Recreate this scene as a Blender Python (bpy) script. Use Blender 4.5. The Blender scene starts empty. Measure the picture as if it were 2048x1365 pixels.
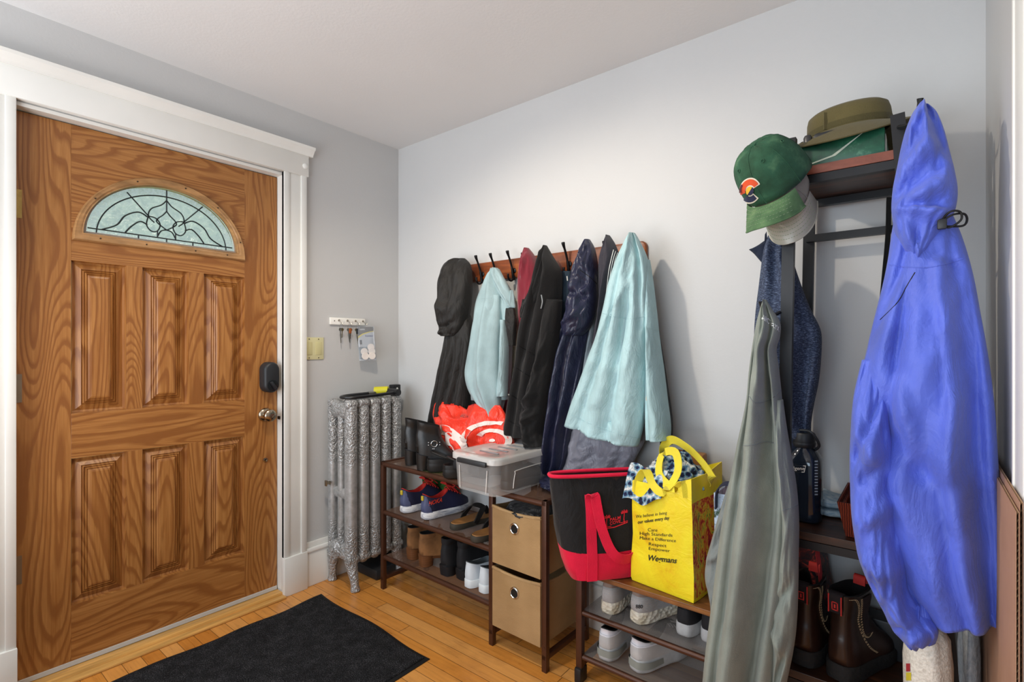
import bpy, bmesh, math, random
from mathutils import Vector, Matrix, noise
from mathutils.bvhtree import BVHTree
from mathutils.geometry import tessellate_polygon
random.seed(7)
PI = math.pi
S = bpy.context.scene
COL = S.collection
# ------------------------------------------------------------------ camera model (2048 x 1365 photograph)
F = 1024.0; YAW = math.radians(38.8); HX, HY = 1024.0, 692.0
CAM = Vector((2.44, -1.9545, 1.22))
RX = Vector((math.cos(YAW), math.sin(YAW), 0)); FW = Vector((-math.sin(YAW), math.cos(YAW), 0)); UP = Vector((0, 0, 1))
def ray(px, py):
    return FW + RX*((px-HX)/F) - UP*((py-HY)/F)
def at(px, py, x=None, y=None, z=None):
    r = ray(px, py)
    if x is not None: t = (x-CAM.x)/r.x
    elif y is not None: t = (y-CAM.y)/r.y
    else: t = (z-CAM.z)/r.z
    return CAM + r*t
# ------------------------------------------------------------------ materials
def lin(c):
    if isinstance(c, str):
        c = c.lstrip('#'); c = [int(c[i:i+2], 16)/255 for i in (0, 2, 4)]
        return tuple((v/12.92 if v <= .04045 else ((v+.055)/1.055)**2.4) for v in c)
    return tuple(c)
class NT:
    def __init__(s, name):
        s.m = bpy.data.materials.new(name); s.m.use_nodes = True
        s.t = s.m.node_tree; s.N = s.t.nodes; s.b = s.N['Principled BSDF']; s.out = s.N['Material Output']
        s.tc = s.N.new('ShaderNodeTexCoord')
    def n(s, typ, ins=None, **kw):
        q = s.N.new('ShaderNode'+typ)
        for k, v in kw.items(): setattr(q, k, v)
        for k, v in (ins or {}).items():
            if isinstance(v, bpy.types.NodeSocket): s.t.links.new(v, q.inputs[k])
            else: q.inputs[k].default_value = v
        return q
    def link(s, a, b): s.t.links.new(a, b)
    def coord(s, scale=(1, 1, 1), rot=(0, 0, 0), loc=(0, 0, 0), gen='Object'):
        return s.n('Mapping', {'Vector': s.tc.outputs[gen], 'Scale': scale, 'Rotation': rot, 'Location': loc}).outputs[0]
    def noise(s, vec, scale, detail=3, rough=.55, dist=0):
        return s.n('TexNoise', {'Vector': vec, 'Scale': scale, 'Detail': detail, 'Roughness': rough, 'Distortion': dist}).outputs['Fac']
    def ramp(s, fac, stops, interp='LINEAR'):
        r = s.n('ValToRGB', {'Fac': fac}); e = r.color_ramp; e.interpolation = interp
        while len(e.elements) < len(stops): e.elements.new(.5)
        for el, (p, c) in zip(e.elements, stops):
            el.position = p; c = lin(c); el.color = (c[0], c[1], c[2], 1)
        return r.outputs[0]
    def math(s, op, a, b=0.0, c=0.0, clamp=False):
        q = s.n('Math', {0: a, 1: b, 2: c}, operation=op); q.use_clamp = clamp
        return q.outputs[0]
    def mix(s, fac, a, b, mode='MIX'):
        q = s.n('Mix', data_type='RGBA', blend_type=mode)
        for idx, v in ((0, fac), (6, a), (7, b)):
            if isinstance(v, bpy.types.NodeSocket): s.link(v, q.inputs[idx])
            elif idx == 0: q.inputs[0].default_value = v
            else:
                v = lin(v); q.inputs[idx].default_value = (v[0], v[1], v[2], 1)
        return q.outputs[2]
    def setp(s, **kw):
        for k, v in kw.items():
            k = k.replace('_', ' ')
            if isinstance(v, bpy.types.NodeSocket): s.link(v, s.b.inputs[k])
            elif k == 'Base Color':
                v = lin(v); s.b.inputs[k].default_value = (v[0], v[1], v[2], 1)
            else: s.b.inputs[k].default_value = v
    def bump(s, h, strength=.3, dist=.01):
        q = s.n('Bump', {'Height': h, 'Strength': strength, 'Distance': dist})
        s.link(q.outputs[0], s.b.inputs['Normal'])
MATS = {}
def mat(name, col, rough=.6, metal=0., var=.12, vs=8., stretch=(1, 1, 1), bump=0., bs=150., bst=(1, 1, 1), bd=.003, sheen=0., coat=0., spec=.4, trans=0., alpha=1., detail=3):
    if name in MATS: return MATS[name]
    t = NT(name); c = lin(col)
    v = t.coord(stretch)
    f = t.noise(v, vs, detail)
    lo = tuple(x*(1-var*1.6) for x in c); hi = tuple(min(1, x*(1+var*1.2)) for x in c)
    t.setp(Base_Color=t.ramp(f, [(.25, lo), (.75, hi)]), Roughness=rough, Metallic=metal)
    t.b.inputs['Specular IOR Level'].default_value = spec
    if sheen: t.b.inputs['Sheen Weight'].default_value = sheen
    if coat: t.b.inputs['Coat Weight'].default_value = coat
    if trans: t.b.inputs['Transmission Weight'].default_value = trans
    if alpha < 1: t.b.inputs['Alpha'].default_value = alpha
    if bump: t.bump(t.noise(t.coord(bst), bs, 2), bump, bd)
    MATS[name] = t.m
    return t.m
def fabric(name, col, rough=.85, var=.1, wr=.35, weave=.15, sheen=.1, vs=9, spec=.25):
    """woven cloth: soft tone variation, creases and a fine weave in the bump"""
    if name in MATS: return MATS[name]
    t = NT(name); c = lin(col)
    f = t.noise(t.coord(), vs, 4)
    lo = tuple(x*(1-var*1.5) for x in c); hi = tuple(min(1, x*(1+var*1.3)) for x in c)
    t.setp(Base_Color=t.ramp(f, [(.3, lo), (.7, hi)]), Roughness=rough)
    t.b.inputs['Specular IOR Level'].default_value = spec; t.b.inputs['Sheen Weight'].default_value = sheen
    n1 = t.noise(t.coord((1, 1, .45)), 14, 4, .6, .6)
    ridg = t.math('SUBTRACT', 1, t.math('MULTIPLY', t.math('ABSOLUTE', t.math('SUBTRACT', n1, .5)), 4))
    n2 = t.noise(t.coord(), 420, 1)
    n3 = t.n('TexVoronoi', {'Vector': t.coord((1, 1, .7), loc=(3, 1, 2)), 'Scale': 9}, feature='DISTANCE_TO_EDGE').outputs['Distance']
    n3 = t.math('MINIMUM', t.math('MULTIPLY', n3, 4), .6)
    t.bump(t.math('ADD', t.math('ADD', t.math('MULTIPLY', ridg, wr), t.math('MULTIPLY', n2, weave)), t.math('MULTIPLY', n3, wr*.8)), .7, .008)
    MATS[name] = t.m
    return t.m
# ------------------------------------------------------------------ objects
def mw(o):
    m = o.matrix_basis.copy()
    while o.parent:
        o = o.parent; m = o.matrix_basis @ m
    return m
def tag(o, label=None, cat=None, group=None, kind=None):
    if label: o['label'] = label
    if cat: o['category'] = cat
    if group: o['group'] = group
    if kind: o['kind'] = kind
    return o
def thing(name, label, cat, loc=(0, 0, 0), rz=0, group=None):
    o = bpy.data.objects.new(name, None); COL.objects.link(o); o.empty_display_size = .05
    o.location = loc; o.rotation_euler = (0, 0, rz)
    return tag(o, label, cat, group)
def copy_tree(o, parent=None):
    c = o.copy(); COL.objects.link(c)
    if parent: c.parent = parent
    for ch in list(o.children): copy_tree(ch, c)
    return c
class MB:
    def __init__(s): s.v = []; s.f = []; s.m = []; s.mi = 0
    def add(s, vs, fs):
        k = len(s.v); s.v += [Vector(v) for v in vs]
        for f in fs: s.f.append([i+k for i in f]); s.m.append(s.mi)
        return s
    def box(s, a, b, bev=0.0, M=None):
        (x0, y0, z0), (x1, y1, z1) = a, b
        if bev <= 0:
            vs = [(x, y, z) for x in (x0, x1) for y in (y0, y1) for z in (z0, z1)]
            fs = [(0, 1, 3, 2), (4, 6, 7, 5), (0, 4, 5, 1), (2, 3, 7, 6), (0, 2, 6, 4), (1, 5, 7, 3)]
        else:
            bm = bmesh.new(); bmesh.ops.create_cube(bm, size=1)
            for v in bm.verts:
                v.co = Vector(((x0+x1)/2+v.co.x*(x1-x0), (y0+y1)/2+v.co.y*(y1-y0), (z0+z1)/2+v.co.z*(z1-z0)))
            bmesh.ops.bevel(bm, geom=bm.edges[:], offset=bev, segments=2, affect='EDGES', profile=.5)
            bm.verts.ensure_lookup_table()
            vs = [v.co.copy() for v in bm.verts]; fs = [[v.index for v in f.verts] for f in bm.faces]
            bm.verts.index_update(); bm.free()
        if M is not None: vs = [M @ Vector(v) for v in vs]
        return s.add(vs, fs)
    def tube(s, pts, r, seg=8, closed=False, caps=True, flat=None):
        """round (or flat: (w,t) strap) sweep along pts; r a number or a list"""
        pts = [Vector(p) for p in pts]; n = len(pts); rr = r if isinstance(r, (list, tuple)) else [r]*n
        vs = []; fs = []; ref = None
        for i, p in enumerate(pts):
            a = pts[(i-1) % n] if (closed or i > 0) else p; b = pts[(i+1) % n] if (closed or i < n-1) else p
            t = (b-a).normalized()
            if ref is None:
                ref = Vector((0, 0, 1)) if abs(t.z) < .9 else Vector((1, 0, 0))
            u = (ref - t*ref.dot(t))
            if u.length < 1e-6: u = t.orthogonal()
            u.normalize(); w = t.cross(u); ref = u
            for k in range(seg):
                a_ = 2*PI*k/seg
                vs.append(p + (u*math.cos(a_)+w*math.sin(a_))*rr[i])
        m = n if closed else n-1
        for i in range(m):
            for k in range(seg):
                j = (i+1) % n
                fs.append((i*seg+k, i*seg+(k+1) % seg, j*seg+(k+1) % seg, j*seg+k))
        if caps and not closed:
            fs.append(list(range(seg))[::-1]); fs.append([(n-1)*seg+k for k in range(seg)])
        return s.add(vs, fs)
    def strap(s, pts, wdir, w, t=.003):
        """flat webbing: pts path, wdir = width direction (one vector or list)"""
        pts = [Vector(p) for p in pts]; n = len(pts); vs = []; fs = []
        for i, p in enumerate(pts):
            d = (pts[min(i+1, n-1)]-pts[max(i-1, 0)]).normalized()
            wd = Vector(wdir[i]) if isinstance(wdir, list) else Vector(wdir)
            wd = (wd - d*wd.dot(d)).normalized(); nn = d.cross(wd)
            for a, b in ((-1, -1), (1, -1), (1, 1), (-1, 1)):
                vs.append(p+wd*(a*w/2)+nn*(b*t/2))
        for i in range(n-1):
            for k in range(4): fs.append((i*4+k, i*4+(k+1) % 4, (i+1)*4+(k+1) % 4, (i+1)*4+k))
        fs += [(3, 2, 1, 0), tuple((n-1)*4+k for k in range(4))]
        return s.add(vs, fs)
    def cyl(s, a, b, r, seg=20, r2=None):
        return s.tube([a, b], [r, r if r2 is None else r2], seg)
    def lathe(s, prof, c=(0, 0, 0), seg=28, axis='z', M=None, sx=1, sy=1):
        vs = []; fs = []; n = len(prof)
        for r, h in prof:
            for k in range(seg):
                a = 2*PI*k/seg; x, y = r*math.cos(a)*sx, r*math.sin(a)*sy
                v = {'z': (x, y, h), 'x': (h, x, y), 'y': (y, h, x)}[axis]
                vs.append(Vector(v)+Vector(c))
        for i in range(n-1):
            for k in range(seg): fs.append((i*seg+k, i*seg+(k+1) % seg, (i+1)*seg+(k+1) % seg, (i+1)*seg+k))
        if prof[0][0] > 1e-6: fs.append(list(range(seg))[::-1])
        if prof[-1][0] > 1e-6: fs.append([(n-1)*seg+k for k in range(seg)])
        if M is not None: vs = [M @ v for v in vs]
        return s.add(vs, fs)
    def rings(s, R, cap0=True, cap1=True, closed=True):
        n = len(R[0]); vs = [v for r in R for v in r]; fs = []
        for i in range(len(R)-1):
            for k in range(n if closed else n-1):
                fs.append((i*n+k, i*n+(k+1) % n, (i+1)*n+(k+1) % n, (i+1)*n+k))
        if cap0: fs.append(list(range(n))[::-1])
        if cap1: fs.append([(len(R)-1)*n+k for k in range(n)])
        return s.add(vs, fs)
    def grid(s, fn, nu, nv):
        vs = [fn(i/nu, j/nv) for j in range(nv+1) for i in range(nu+1)]
        fs = [(j*(nu+1)+i, j*(nu+1)+i+1, (j+1)*(nu+1)+i+1, (j+1)*(nu+1)+i) for j in range(nv) for i in range(nu)]
        return s.add(vs, fs)
    def prism(s, outline, holes, fn, t0, t1):
        """flat 2-D outline with holes -> solid; fn(u, v, t) gives the 3-D point"""
        loops = [outline]+list(holes); allp = [p for l in loops for p in l]
        tri = tessellate_polygon([[Vector((p[0], p[1], 0)) for p in l] for l in loops]); n = len(allp)
        vs = [fn(p[0], p[1], t0) for p in allp]+[fn(p[0], p[1], t1) for p in allp]
        fs = [tuple(t) for t in tri]+[tuple(i+n for i in t[::-1]) for t in tri]
        k = 0
        for l in loops:
            m = len(l)
            for i in range(m): fs.append((k+i, k+(i+1) % m, n+k+(i+1) % m, n+k+i))
            k += m
        return s.add(vs, fs)
    def build(s, name, mats, parent=None, smooth=True, loc=None, local=False, angle=40, mods=None):
        if not isinstance(mats, (list, tuple)): mats = [mats]
        me = bpy.data.meshes.new(name)
        if parent is not None and not local: I = mw(parent).inverted(); vs = [I @ v for v in s.v]
        elif loc is not None: L = Vector(loc); vs = [v-L for v in s.v]
        else: vs = s.v
        me.from_pydata([tuple(v) for v in vs], [], s.f)
        for m in mats: me.materials.append(m)
        if len(mats) > 1: me.polygons.foreach_set('material_index', s.m)
        bm = bmesh.new(); bm.from_mesh(me); bmesh.ops.recalc_face_normals(bm, faces=bm.faces); bm.to_mesh(me); bm.free()
        if smooth:
            me.polygons.foreach_set('use_smooth', [True]*len(me.polygons))
            try: me.set_sharp_from_angle(angle=math.radians(angle))
            except Exception: pass
        me.update()
        o = bpy.data.objects.new(name, me); COL.objects.link(o)
        if parent is not None: o.parent = parent
        elif loc is not None: o.location = loc
        if mods: mods(o)
        return o
def subsurf(n=1):
    def f(o):
        m = o.modifiers.new('s', 'SUBSURF'); m.levels = n; m.render_levels = n
    return f
def catmull(P, n):
    """smooth resampling of a list of tuples"""
    P = [tuple(p) for p in P]; m = len(P)
    if m == 2: return [tuple(a+(b-a)*i/(n-1) for a, b in zip(P[0], P[1])) for i in range(n)]
    out = []
    for i in range(n):
        t = i/(n-1)*(m-1); k = min(int(t), m-2); f = t-k
        p0, p1, p2, p3 = P[max(k-1, 0)], P[k], P[k+1], P[min(k+2, m-1)]
        out.append(tuple(.5*(2*b+(c-a)*f+(2*a-5*b+4*c-d)*f*f+(-a+3*b-3*c+d)*f**3) for a, b, c, d in zip(p0, p1, p2, p3)))
    return out
def bvh(o):
    M = mw(o); me = o.data
    return BVHTree.FromPolygons([M @ v.co for v in me.vertices], [tuple(p.vertices) for p in me.polygons])
def hit(tree, px, py, off=.0012):
    r = ray(px, py).normalized(); h = tree.ray_cast(CAM, r)
    if h[0] is None: return None
    n = h[1]
    if n.dot(r) > 0: n = -n
    return h[0]+n*off
_tx = {}
def text2d(txt, bold=False, shear=0):
    """glyph outlines of the built-in font as a flat mesh: verts 2-D (cap height ~ .7), faces"""
    k = (txt, bold, shear)
    if k in _tx: return _tx[k]
    cu = bpy.data.curves.new('t', 'FONT'); cu.body = txt; cu.resolution_u = 3; cu.shear = shear
    if bold: cu.offset = .02
    ob = bpy.data.objects.new('t', cu); COL.objects.link(ob)
    dg = bpy.context.evaluated_depsgraph_get(); me = bpy.data.meshes.new_from_object(ob.evaluated_get(dg))
    r = ([(v.co.x, v.co.y) for v in me.vertices], [tuple(p.vertices) for p in me.polygons])
    bpy.data.objects.remove(ob); bpy.data.meshes.remove(me); bpy.data.curves.remove(cu)
    _tx[k] = r; return r
def decal(name, parent, tree, shapes, fn, m, off=.0012, label=None):
    """flat shapes [(verts2d, faces)] laid on a surface; fn maps 2-D to photo pixels"""
    b = MB()
    for vs, fs in shapes:
        P = [hit(tree, *fn(*v), off=off) for v in vs]
        idx = {}; q = []
        for i, p in enumerate(P):
            if p is not None: idx[i] = len(q); q.append(p)
        b.add(q, [[idx[i] for i in f] for f in fs if all(i in idx for i in f)])
    if not b.f: return None
    o = b.build(name, m, parent, smooth=False)
    if label: o['label'] = label
    return o
def textdecal(name, parent, tree, txt, p0, p1, h, m, up=None, bold=False, shear=0, off=.0012):
    """text whose baseline runs from pixel p0 to p1, cap height h px"""
    vs, fs = text2d(txt, bold, shear)
    w = max(v[0] for v in vs); x0 = min(v[0] for v in vs); w -= x0
    dx = ((p1[0]-p0[0])/w, (p1[1]-p0[1])/w)
    u = up or (0, -1); k = h/.7
    return decal(name, parent, tree, [(vs, fs)], lambda a, b: (p0[0]+dx[0]*(a-x0)+u[0]*b*k, p0[1]+dx[1]*(a-x0)+u[1]*b*k), m, off)
def polyline(name, parent, tree, pts, r, m, off=.0, n=24):
    """thin raised seam / cord that follows the surface"""
    P = [hit(tree, *p, off=off) for p in catmull(pts, n)]
    P = [p for p in P if p is not None]
    if len(P) < 2: return None
    return MB().tube(P, r, 6).build(name, m, parent)
def polygon(pts):
    tri = tessellate_polygon([[Vector((p[0], p[1], 0)) for p in pts]])
    return (pts, [tuple(t) for t in tri])
def gridpoly(x0, y0, x1, y1, nx=6, ny=6):
    vs = [(x0+(x1-x0)*i/nx, y0+(y1-y0)*j/ny) for j in range(ny+1) for i in range(nx+1)]
    return (vs, [(j*(nx+1)+i, j*(nx+1)+i+1, (j+1)*(nx+1)+i+1, (j+1)*(nx+1)+i) for j in range(ny) for i in range(nx)])
def ringpoly(cx, cy, r0, r1, a0=0, a1=360, n=28, sy=1):
    vs = []
    for i in range(n+1):
        a = math.radians(a0+(a1-a0)*i/n)
        for r in (r0, r1): vs.append((cx+r*math.cos(a), cy+r*math.sin(a)*sy))
    return (vs, [(2*i, 2*i+1, 2*i+3, 2*i+2) for i in range(n)])
# ================================================================== ROOM
def wallmat(name, col):
    t = NT(name)
    f = t.noise(t.coord(), 1.3, 3)
    c = lin(col)
    t.setp(Base_Color=t.ramp(f, [(.3, tuple(x*.97 for x in c)), (.7, tuple(min(1, x*1.02) for x in c))]), Roughness=.62)
    t.b.inputs['Specular IOR Level'].default_value = .25
    t.bump(t.math('ADD', t.noise(t.coord(), 90, 4), t.math('MULTIPLY', t.noise(t.coord(), 5, 2), 2)), .12, .004)
    return t.m
M_WALL = wallmat('wall_paint', '#c8c8c7'); M_CEIL = wallmat('ceiling_paint', '#dfdedd')
M_TRIM = mat('white_trim', '#e6e5df', .4, var=.04, vs=3, bump=.05, bs=40, spec=.45)
def floormat():
    t = NT('floor_oak')
    v = t.coord()
    sep = t.n('SeparateXYZ', {0: v})
    yb = t.math('MULTIPLY', sep.outputs[1], 1/.062)
    row = t.math('FLOOR', yb); fy = t.math('FRACT', yb)
    rnd = t.n('TexWhiteNoise', {'W': row}, noise_dimensions='1D').outputs['Value']
    xb = t.math('ADD', t.math('MULTIPLY', sep.outputs[0], 1/1.15), t.math('MULTIPLY', rnd, 7.3))
    fx = t.math('FRACT', xb)
    rnd2 = t.n('TexWhiteNoise', {'Vector': t.n('CombineXYZ', {0: row, 1: t.math('FLOOR', xb)}).outputs[0]}, noise_dimensions='2D').outputs['Value']
    off = t.n('CombineXYZ', {0: t.math('MULTIPLY', rnd2, 17), 1: t.math('MULTIPLY', rnd2, 5), 2: rnd2}).outputs[0]
    vv = t.n('VectorMath', {0: v, 1: off}, operation='ADD').outputs[0]
    g = t.noise(t.n('Mapping', {'Vector': vv, 'Scale': (2.2, 30, 1)}).outputs[0], 2.4, 5, .6, .5)
    base = t.ramp(g, [(.2, '#a2641f'), (.5, '#cf8a38'), (.8, '#e4a650')])
    tone = t.ramp(rnd2, [(0, '#b8742e'), (.4, '#dd9c48'), (1, '#f0c078')])
    c = t.mix(.45, base, tone, 'MULTIPLY'); c = t.mix(.4, c, tone)
    worn = t.noise(t.coord(), 5, 5, .65)
    c = t.mix(t.math('MULTIPLY', t.math('SUBTRACT', worn, .5, clamp=True), 1.2), c, '#7a4a1c', 'MULTIPLY')
    e = t.math('MINIMUM', t.math('MINIMUM', fy, t.math('SUBTRACT', 1, fy)), t.math('MULTIPLY', t.math('MINIMUM', fx, t.math('SUBTRACT', 1, fx)), 14))
    gap = t.math('LESS_THAN', e, .02)
    c = t.mix(t.math('MULTIPLY', gap, .75), c, '#4a2a10')
    t.setp(Base_Color=c, Roughness=t.math('ADD', .2, t.math('MULTIPLY', g, .2)))
    t.bump(t.math('SUBTRACT', t.math('MULTIPLY', g, .2), gap), .25, .003)
    return t.m
M_FLOOR = floormat()
H = 2.39
XR = 2.576          # right wall
DY0, DY1, DZ1 = -1.652, -.712, 2.052     # door opening
def st(o): o['kind'] = 'structure'; return o
st(MB().box((-.15, -5, -.1), (5, 0.12, 0)).build('floor', M_FLOOR, smooth=False))
st(MB().box((-.15, -5, H), (5, .12, H+.1)).build('ceiling', M_CEIL, smooth=False))
b = MB(); b.box((-.14, DY1, 0), (0, .12, H)); b.box((-.14, -5, 0), (0, DY0, H)); b.box((-.14, DY0, DZ1), (0, DY1, H))
st(b.build('wall_left', M_WALL, smooth=False))
st(MB().box((4.2, -5, 0), (4.3, .12, H)).build('wall_hall', M_WALL, smooth=False)); st(MB().box((XR+.12, .0, 0), (4.2, .12, H)).build('wall_hall_back', M_WALL, smooth=False))
st(MB().box((0, 0, 0), (XR+.12, .12, H)).build('wall_back', M_WALL, smooth=False))
st(MB().box((XR, -.66, 0), (XR+.12, 0, H)).build('wall_right', M_WALL, smooth=False))
# casing of the doorway beside the camera
b = MB(); b.box((XR-.008, -.76, 0), (XR+.06, -.655, 2.1), .003); b.box((XR-.011, -.668, 0), (XR-.004, -.655, 2.1), .002)
st(b.build('trim_3', M_TRIM))
# baseboards
def baseb(name, path_boxes):
    b = MB()
    for a, c in path_boxes: b.box(a, c, .003)
    return st(b.build(name, M_TRIM))
baseb('baseboard_left', [((0, -.60, 0), (.018, 0, .175)), ((0, -.60, .175), (.026, 0, .195)), ((0, -.60, .195), (.014, 0, .222)), ((0, -5, 0), (.018, -1.79, .18)), ((0, -5, .18), (.024, -1.79, .21))])
baseb('baseboard_back', [((.0, -.018, 0), (XR, 0, .175)), ((.0, -.026, .175), (XR, 0, .195)), ((.0, -.014, .195), (XR, 0, .222))])
baseb('baseboard_right', [((XR-.016, -.655, 0), (XR, 0, .175)), ((XR-.012, -.655, .175), (XR, 0, .21))])
# door casing : legs, plinths, head board, cornice, jambs
b = MB()
for y0, y1, s in ((DY1, DY1+.116, 1), (DY0-.116, DY0, -1)):
    b.box((0, y0, .185), (.02, y1, 2.075), .002)
    e0, e1 = (y1-.03, y1) if s > 0 else (y0, y0+.03)
    b.box((0, e0, .185), (.028, e1, 2.075), .004)
    i0, i1 = (y0, y0+.028) if s > 0 else (y1-.028, y1)
    b.box((0, i0, .185), (.026, i1, 2.075), .003)
    b.box((0, y0-.002, 0), (.032, y1+.002, .187), .003)
b.box((0, DY0-.125, 2.068), (.03, DY1+.125, 2.178), .003)
prof = [(.03, 2.172), (.034, 2.172), (.036, 2.18), (.040, 2.184), (.05, 2.198), (.058, 2.202), (.06, 2.214), (.0, 2.216), (.0, 2.172)]
b.lathe([(0, .0), (.014, 0), (.014, .006), (.008, .010), (0, .0105)], (.03, DY1+.105, 2.118), 18, 'x')
ya, yb = DY0-.145, DY1+.145
vs = [(x, y, z) for y in (ya, yb) for x, z in prof]; n = len(prof)
b.add(vs, [(i, (i+1) % n, n+(i+1) % n, n+i) for i in range(n)]+[tuple(range(n))[::-1], tuple(range(n, 2*n))])
st(b.build('trim_1', M_TRIM))
b = MB()
b.box((-.14, DY1-.001, .03), (.004, DY1+.012, DZ1+.01)); b.box((-.14, DY0-.012, .03), (.004, DY0+.001, DZ1+.01)); b.box((-.14, DY0, DZ1-.001), (.004, DY1, DZ1+.012))
st(b.build('trim_2', M_TRIM, smooth=False))
# oak threshold strips
def oak(name, axis, light=1.0, seed=0.0):
    """flat-sawn oak: contour bands of stretched noise give cathedral figures; axis = grain direction"""
    t = NT(name)
    rnd = t.n('ObjectInfo').outputs['Random']
    off = t.n('CombineXYZ', {0: t.math('MULTIPLY', rnd, 13.7), 1: t.math('MULTIPLY', rnd, 31.1), 2: t.math('MULTIPLY', rnd, 7.9)}).outputs[0]
    v = t.n('VectorMath', {0: t.tc.outputs['Object'], 1: off}, operation='ADD').outputs[0]
    sc = {'z': (3, 5.2, .85), 'y': (3, .85, 6.0)}[axis]
    low = t.noise(t.n('Mapping', {'Vector': v, 'Scale': sc, 'Location': (seed, 0, 0)}).outputs[0], 1.0, 1.2, .4, .25)
    fs = {'z': (60, 130, 5), 'y': (60, 5, 150)}[axis]
    fib = t.noise(t.n('Mapping', {'Vector': v, 'Scale': fs}).outputs[0], 1.0, 3, .6)
    mid = t.noise(t.n('Mapping', {'Vector': v, 'Scale': {'z': (20, 40, 6), 'y': (20, 6, 40)}[axis]}).outputs[0], 1.0, 3, .6)
    w = t.math('ADD', t.math('MULTIPLY', low, 27), t.math('MULTIPLY', mid, .55))
    band = t.math('FRACT', w)
    dark = t.ramp(band, [(0, (0, 0, 0)), (.35, (.06, .06, .06)), (.62, (1, 1, 1)), (.8, (.9, .9, .9)), (.9, (0, 0, 0))])
    dk = t.math('MULTIPLY', dark, t.math('ADD', .35, t.math('MULTIPLY', fib, 1.0)))
    L = lambda h: tuple(min(1, x*light) for x in lin(h))
    base = t.ramp(fib, [(.3, L('#955f2c')), (.7, L('#b27c43'))])
    c = t.mix(t.math('MULTIPLY', dk, .75, clamp=True), base, L('#784217'))
    t.setp(Base_Color=c, Roughness=.38)
    t.b.inputs['Specular IOR Level'].default_value = .5
    t.bump(t.math('ADD', fib, t.math('MULTIPLY', dark, -.6)), .18, .002)
    return t.m
OAK_V = oak('oak_vertical_grain', 'z'); OAK_H = oak('oak_horizontal_grain', 'y', 1.0, 3.3)
M_THR = mat('threshold_oak', '#d6a45c', .35, var=.25, vs=1.5, stretch=(40, 2, 40), bump=.1, bs=3, bst=(60, 3, 60))
b = MB(); b.box((-.05, DY0, 0), (.012, DY1, .022), .004); b.box((.012, DY0-.0, 0), (.05, DY1, .012), .004)
st(b.build('trim_4', M_THR))
# ------------------------------------------------------------------ the front door
DX = -.04
M_BRASS = mat('aged_brass', '#b89a5c', .28, 1, .15, 30); M_NICK = mat('satin_nickel', '#a79a86', .22, 1, .08, 40)
M_BLK = mat('black_plastic', '#26282b', .45, var=.05)
M_GREYSTRIP = mat('grey_weatherstrip', '#c7c6c2', .5, var=.05)
door = thing('door_1', 'oak front door with six raised panels and a leaded fan window', 'door', (DX, -1.18, .034)); door['kind'] = 'structure'
ZB, ZT = .04, 2.047
def slab(name, y0, y1, z0, z1, m): return MB().box((DX-.04, y0, z0), (DX, y1, z1), .0008).build(name, m, door, smooth=False)
cols = [(-1.496, -1.326), (-1.272, -1.103), (-1.043, -.870)]
rowsz = [(.966, 1.540), (.250, .797)]
slab('stile', DY0+.004, cols[0][0], ZB, ZT, OAK_V); slab('stile', cols[2][1], DY1-.004, ZB, ZT, OAK_V)
slab('rail', cols[0][0], cols[2][1], ZB, rowsz[1][0], OAK_H); slab('rail', cols[0][0], cols[2][1], rowsz[1][1], rowsz[0][0], OAK_H)
for (z0, z1) in rowsz:
    for k in (0, 1): slab('mullion', cols[k][1], cols[k+1][0], z0, z1, OAK_V)
FY, FZ, FA, FB = -1.1815, 1.650, .277, .232       # fan window : centre, base, half width, height
def fan(a, bb, z0, n=40):
    return [(FY+a*math.cos(PI*i/n), z0+bb*math.sin(PI*i/n)) for i in range(n+1)]
top = MB(); hole = fan(FA+.004, FB+.004, FZ-.003)
top.prism([(cols[0][0], rowsz[0][1]), (cols[2][1], rowsz[0][1]), (cols[2][1], ZT), (cols[0][0], ZT)], [hole], lambda u, v, t: (t, u, v), DX-.04, DX)
top.build('rail', OAK_H, door, smooth=False)
def raised(y0, y1, z0, z1):
    steps = [(0, .0), (.003, -.016), (.010, -.018), (.030, -.006), (.0315, -.012), (.038, -.005), (.0395, -.010), (.046, -.002), (.0475, -.006), (.054, .0), (.060, .0015)]
    R = []
    for d, h in steps: R.append([Vector((DX+h, y, z)) for y, z in ((y0+d, z0+d), (y1-d, z0+d), (y1-d, z1-d), (y0+d, z1-d))])
    return MB().rings(R, False, True).build('panel', OAK_V, door, smooth=False)
for z0, z1 in rowsz:
    for y0, y1 in cols: raised(y0, y1, z0, z1)
# moulded frame round the fan window
OAK_F = mat('fan_frame_oak', '#ad8254', .4, var=.25, vs=2, stretch=(20, 5, 20))
def loop(a, bb, z0): return fan(a, bb, z0)
fr = MB(); R = []
for da, h in ((.036, -.001), (.0355, .008), (.030, .014), (.024, .012), (.016, .013), (.008, .009), (.004, .010), (0, -.002), (0, -.03)):
    R.append([Vector((DX+h, y, z)) for y, z in loop(FA+da, FB+da*1.9, FZ-da*.95)])
fr.rings(R, False, False); ff = fr.build('window_frame', OAK_F, door)
sc = MB()
for a in (14, 50, 78, 112, 146): sc.lathe([(0, .0145), (.003, .014), (.0033, .010)], (DX, FY+(FA+.019)*math.cos(math.radians(a)), FZ-.016+(FB+.035)*math.sin(math.radians(a))), 10, 'x')
for y in (-.23, -.08, .1, .23): sc.lathe([(0, .0145), (.003, .014), (.0033, .010)], (DX, FY+y, FZ-.017), 10, 'x')
sc.build('screw', mat('dark_screw', '#3a2a1a', .4), ff)
M_SILVER = mat('silver_spacer', '#d8dadb', .3, .6, .03)
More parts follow.
